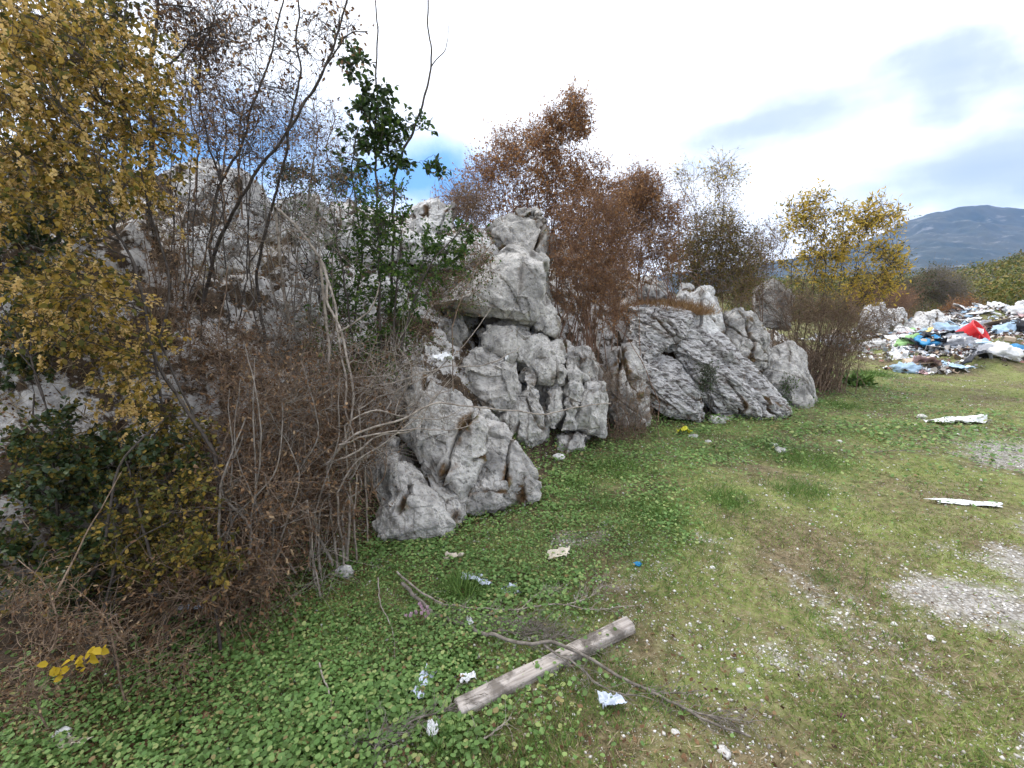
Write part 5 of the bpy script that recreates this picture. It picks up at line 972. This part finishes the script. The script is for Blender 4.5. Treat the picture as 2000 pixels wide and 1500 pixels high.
def woodland():
    rng = R_(111)
    for nm, mt, n, lb in (('woodland', 'wood_leaf', 1500, 'olive and ochre wooded hillside beyond the rubbish tip'), ('woodland', 'wood_leaf_grey', 420, 'greyer leafless trees scattered through the wooded hillside')):
        u = rng.uniform(0, 1, n); r = 42 * (300 / 42) ** u; a = np.radians(rng.uniform(26, 66, n)); x = r * np.sin(a); y = r * np.cos(a); z = height(x, y); c = np.stack([x, y, z], 1)
        k = 230; rad = rng.uniform(1.1, 2.2, n) * (1 + r / 400); h = rng.uniform(1.6, 3.2, n) * (1 + r / 500)
        q = rdir(rng, n * k) * rng.uniform(.4, 1, (n * k, 1)) ** .8; q = q * (1 + .35 * fbm(q * 2 + np.repeat(np.arange(n), k)[:, None] * 1.3, 2, 5))[:, None]
        q = q * np.repeat(np.stack([rad, rad, h * .62], 1), k, 0) + np.repeat(c + np.stack([0 * h, 0 * h, h * .6], 1), k, 0)
        V, F = leaves(rng, q, rdir(rng, len(q)), np.repeat(.06 + r * .0026, k) * rng.uniform(.6, 1.3, n * k), .7, 'diamond'); tag(mk(nm, V, F, M[mt]), lb, 'woodland', kind='stuff')
woodland()
def mountain():
    rd = [(900, 560), (1150, 546), (1300, 538), (1450, 522), (1560, 505), (1650, 484), (1720, 458), (1780, 431), (1810, 419), (1870, 406), (1900, 400), (1930, 402), (1960, 405), (2010, 409), (2150, 430), (2300, 455), (2600, 520)]
    pts = np.array([P(a, b_ - 5, 1900) for a, b_ in rd]); nu, nv = 420, 150; u = np.linspace(0, 1, nu); k = np.linspace(0, 1, len(pts)); R = np.stack([np.interp(u, k, pts[:, i]) for i in range(3)], 1); V = []
    for v in np.linspace(0, 1.35, nv):
        s = .52 + .48 * v; p = R * [s, s, 0]; z = R[:, 2] * (1.1 * min(v, 1) ** 1.25 - .1 * min(v, 1)) if v <= 1 else R[:, 2] * (1 - (v - 1) * 1.2); p[:, 2] = z; V.append(p)
    V = np.array(V).reshape(-1, 3); vv = np.repeat(np.linspace(0, 1.35, nv), nu); V[:, 2] += (fbm(V * .006, 5, 70) * 24 - np.abs(fbm(V * .004, 4, 75)) * 30) * np.clip(vv, 0, 1) * (1 - .85 * np.exp(-((vv - 1) / .08) ** 2)) + fbm(V * .02, 3, 72) * 3
    V[:, 2] -= 6; i = np.arange(nv - 1)[:, None] * nu; j = np.arange(nu - 1)[None]; q = np.stack([i + j, i + j + 1, i + nu + j + 1, i + nu + j], -1).reshape(-1, 4)
    m, N, L, b = nodes('mountain_scrub_and_rock'); pos = wpos(N); mp = N.new('ShaderNodeMapping'); mp.inputs['Rotation'].default_value = (0.2, .5, .6); mp.inputs['Scale'].default_value = (.6, 1.6, 1.6); L.new(pos, mp.inputs[0])
    n1 = noise(N, L, .016, 8, mp.outputs[0], .68); n2 = noise(N, L, .006, 5, pos, .6)
    c = ramp(N, L, n2, [(.35, (.03, .045, .03)), (.6, (.07, .075, .05))]); c = mix(N, L, ramp(N, L, n1, [(.56, (0, 0, 0)), (.66, (.5,) * 3)]), c, (.36, .36, .36)); L.new(c, b.inputs['Base Color'])
    o = mk('mountain', V, [q], m, smooth=True); tag(o, kind='structure')
mountain()
def haze():
    o = mk('haze', np.array([(x, y, z) for x in (-3200, 3200) for y in (-3200, 3200) for z in (-30, 620)], float), [np.array([[0, 1, 3, 2], [4, 6, 7, 5], [0, 4, 5, 1], [2, 3, 7, 6], [0, 2, 6, 4], [1, 5, 7, 3]])], None)
    m = bpy.data.materials.new('pale_air'); m.use_nodes = True; nt = m.node_tree; nt.nodes.clear(); out = nt.nodes.new('ShaderNodeOutputMaterial'); v = nt.nodes.new('ShaderNodeVolumePrincipled'); v.inputs['Color'].default_value = (.28, .50, 1, 1); v.inputs['Density'].default_value = HAZE; v.inputs['Anisotropy'].default_value = 0.2; nt.links.new(v.outputs[0], out.inputs['Volume'])
    o.data.materials.append(m); tag(o, 'thin bluish air over the valley', 'haze', kind='stuff')
HAZE = 0.00017
haze()
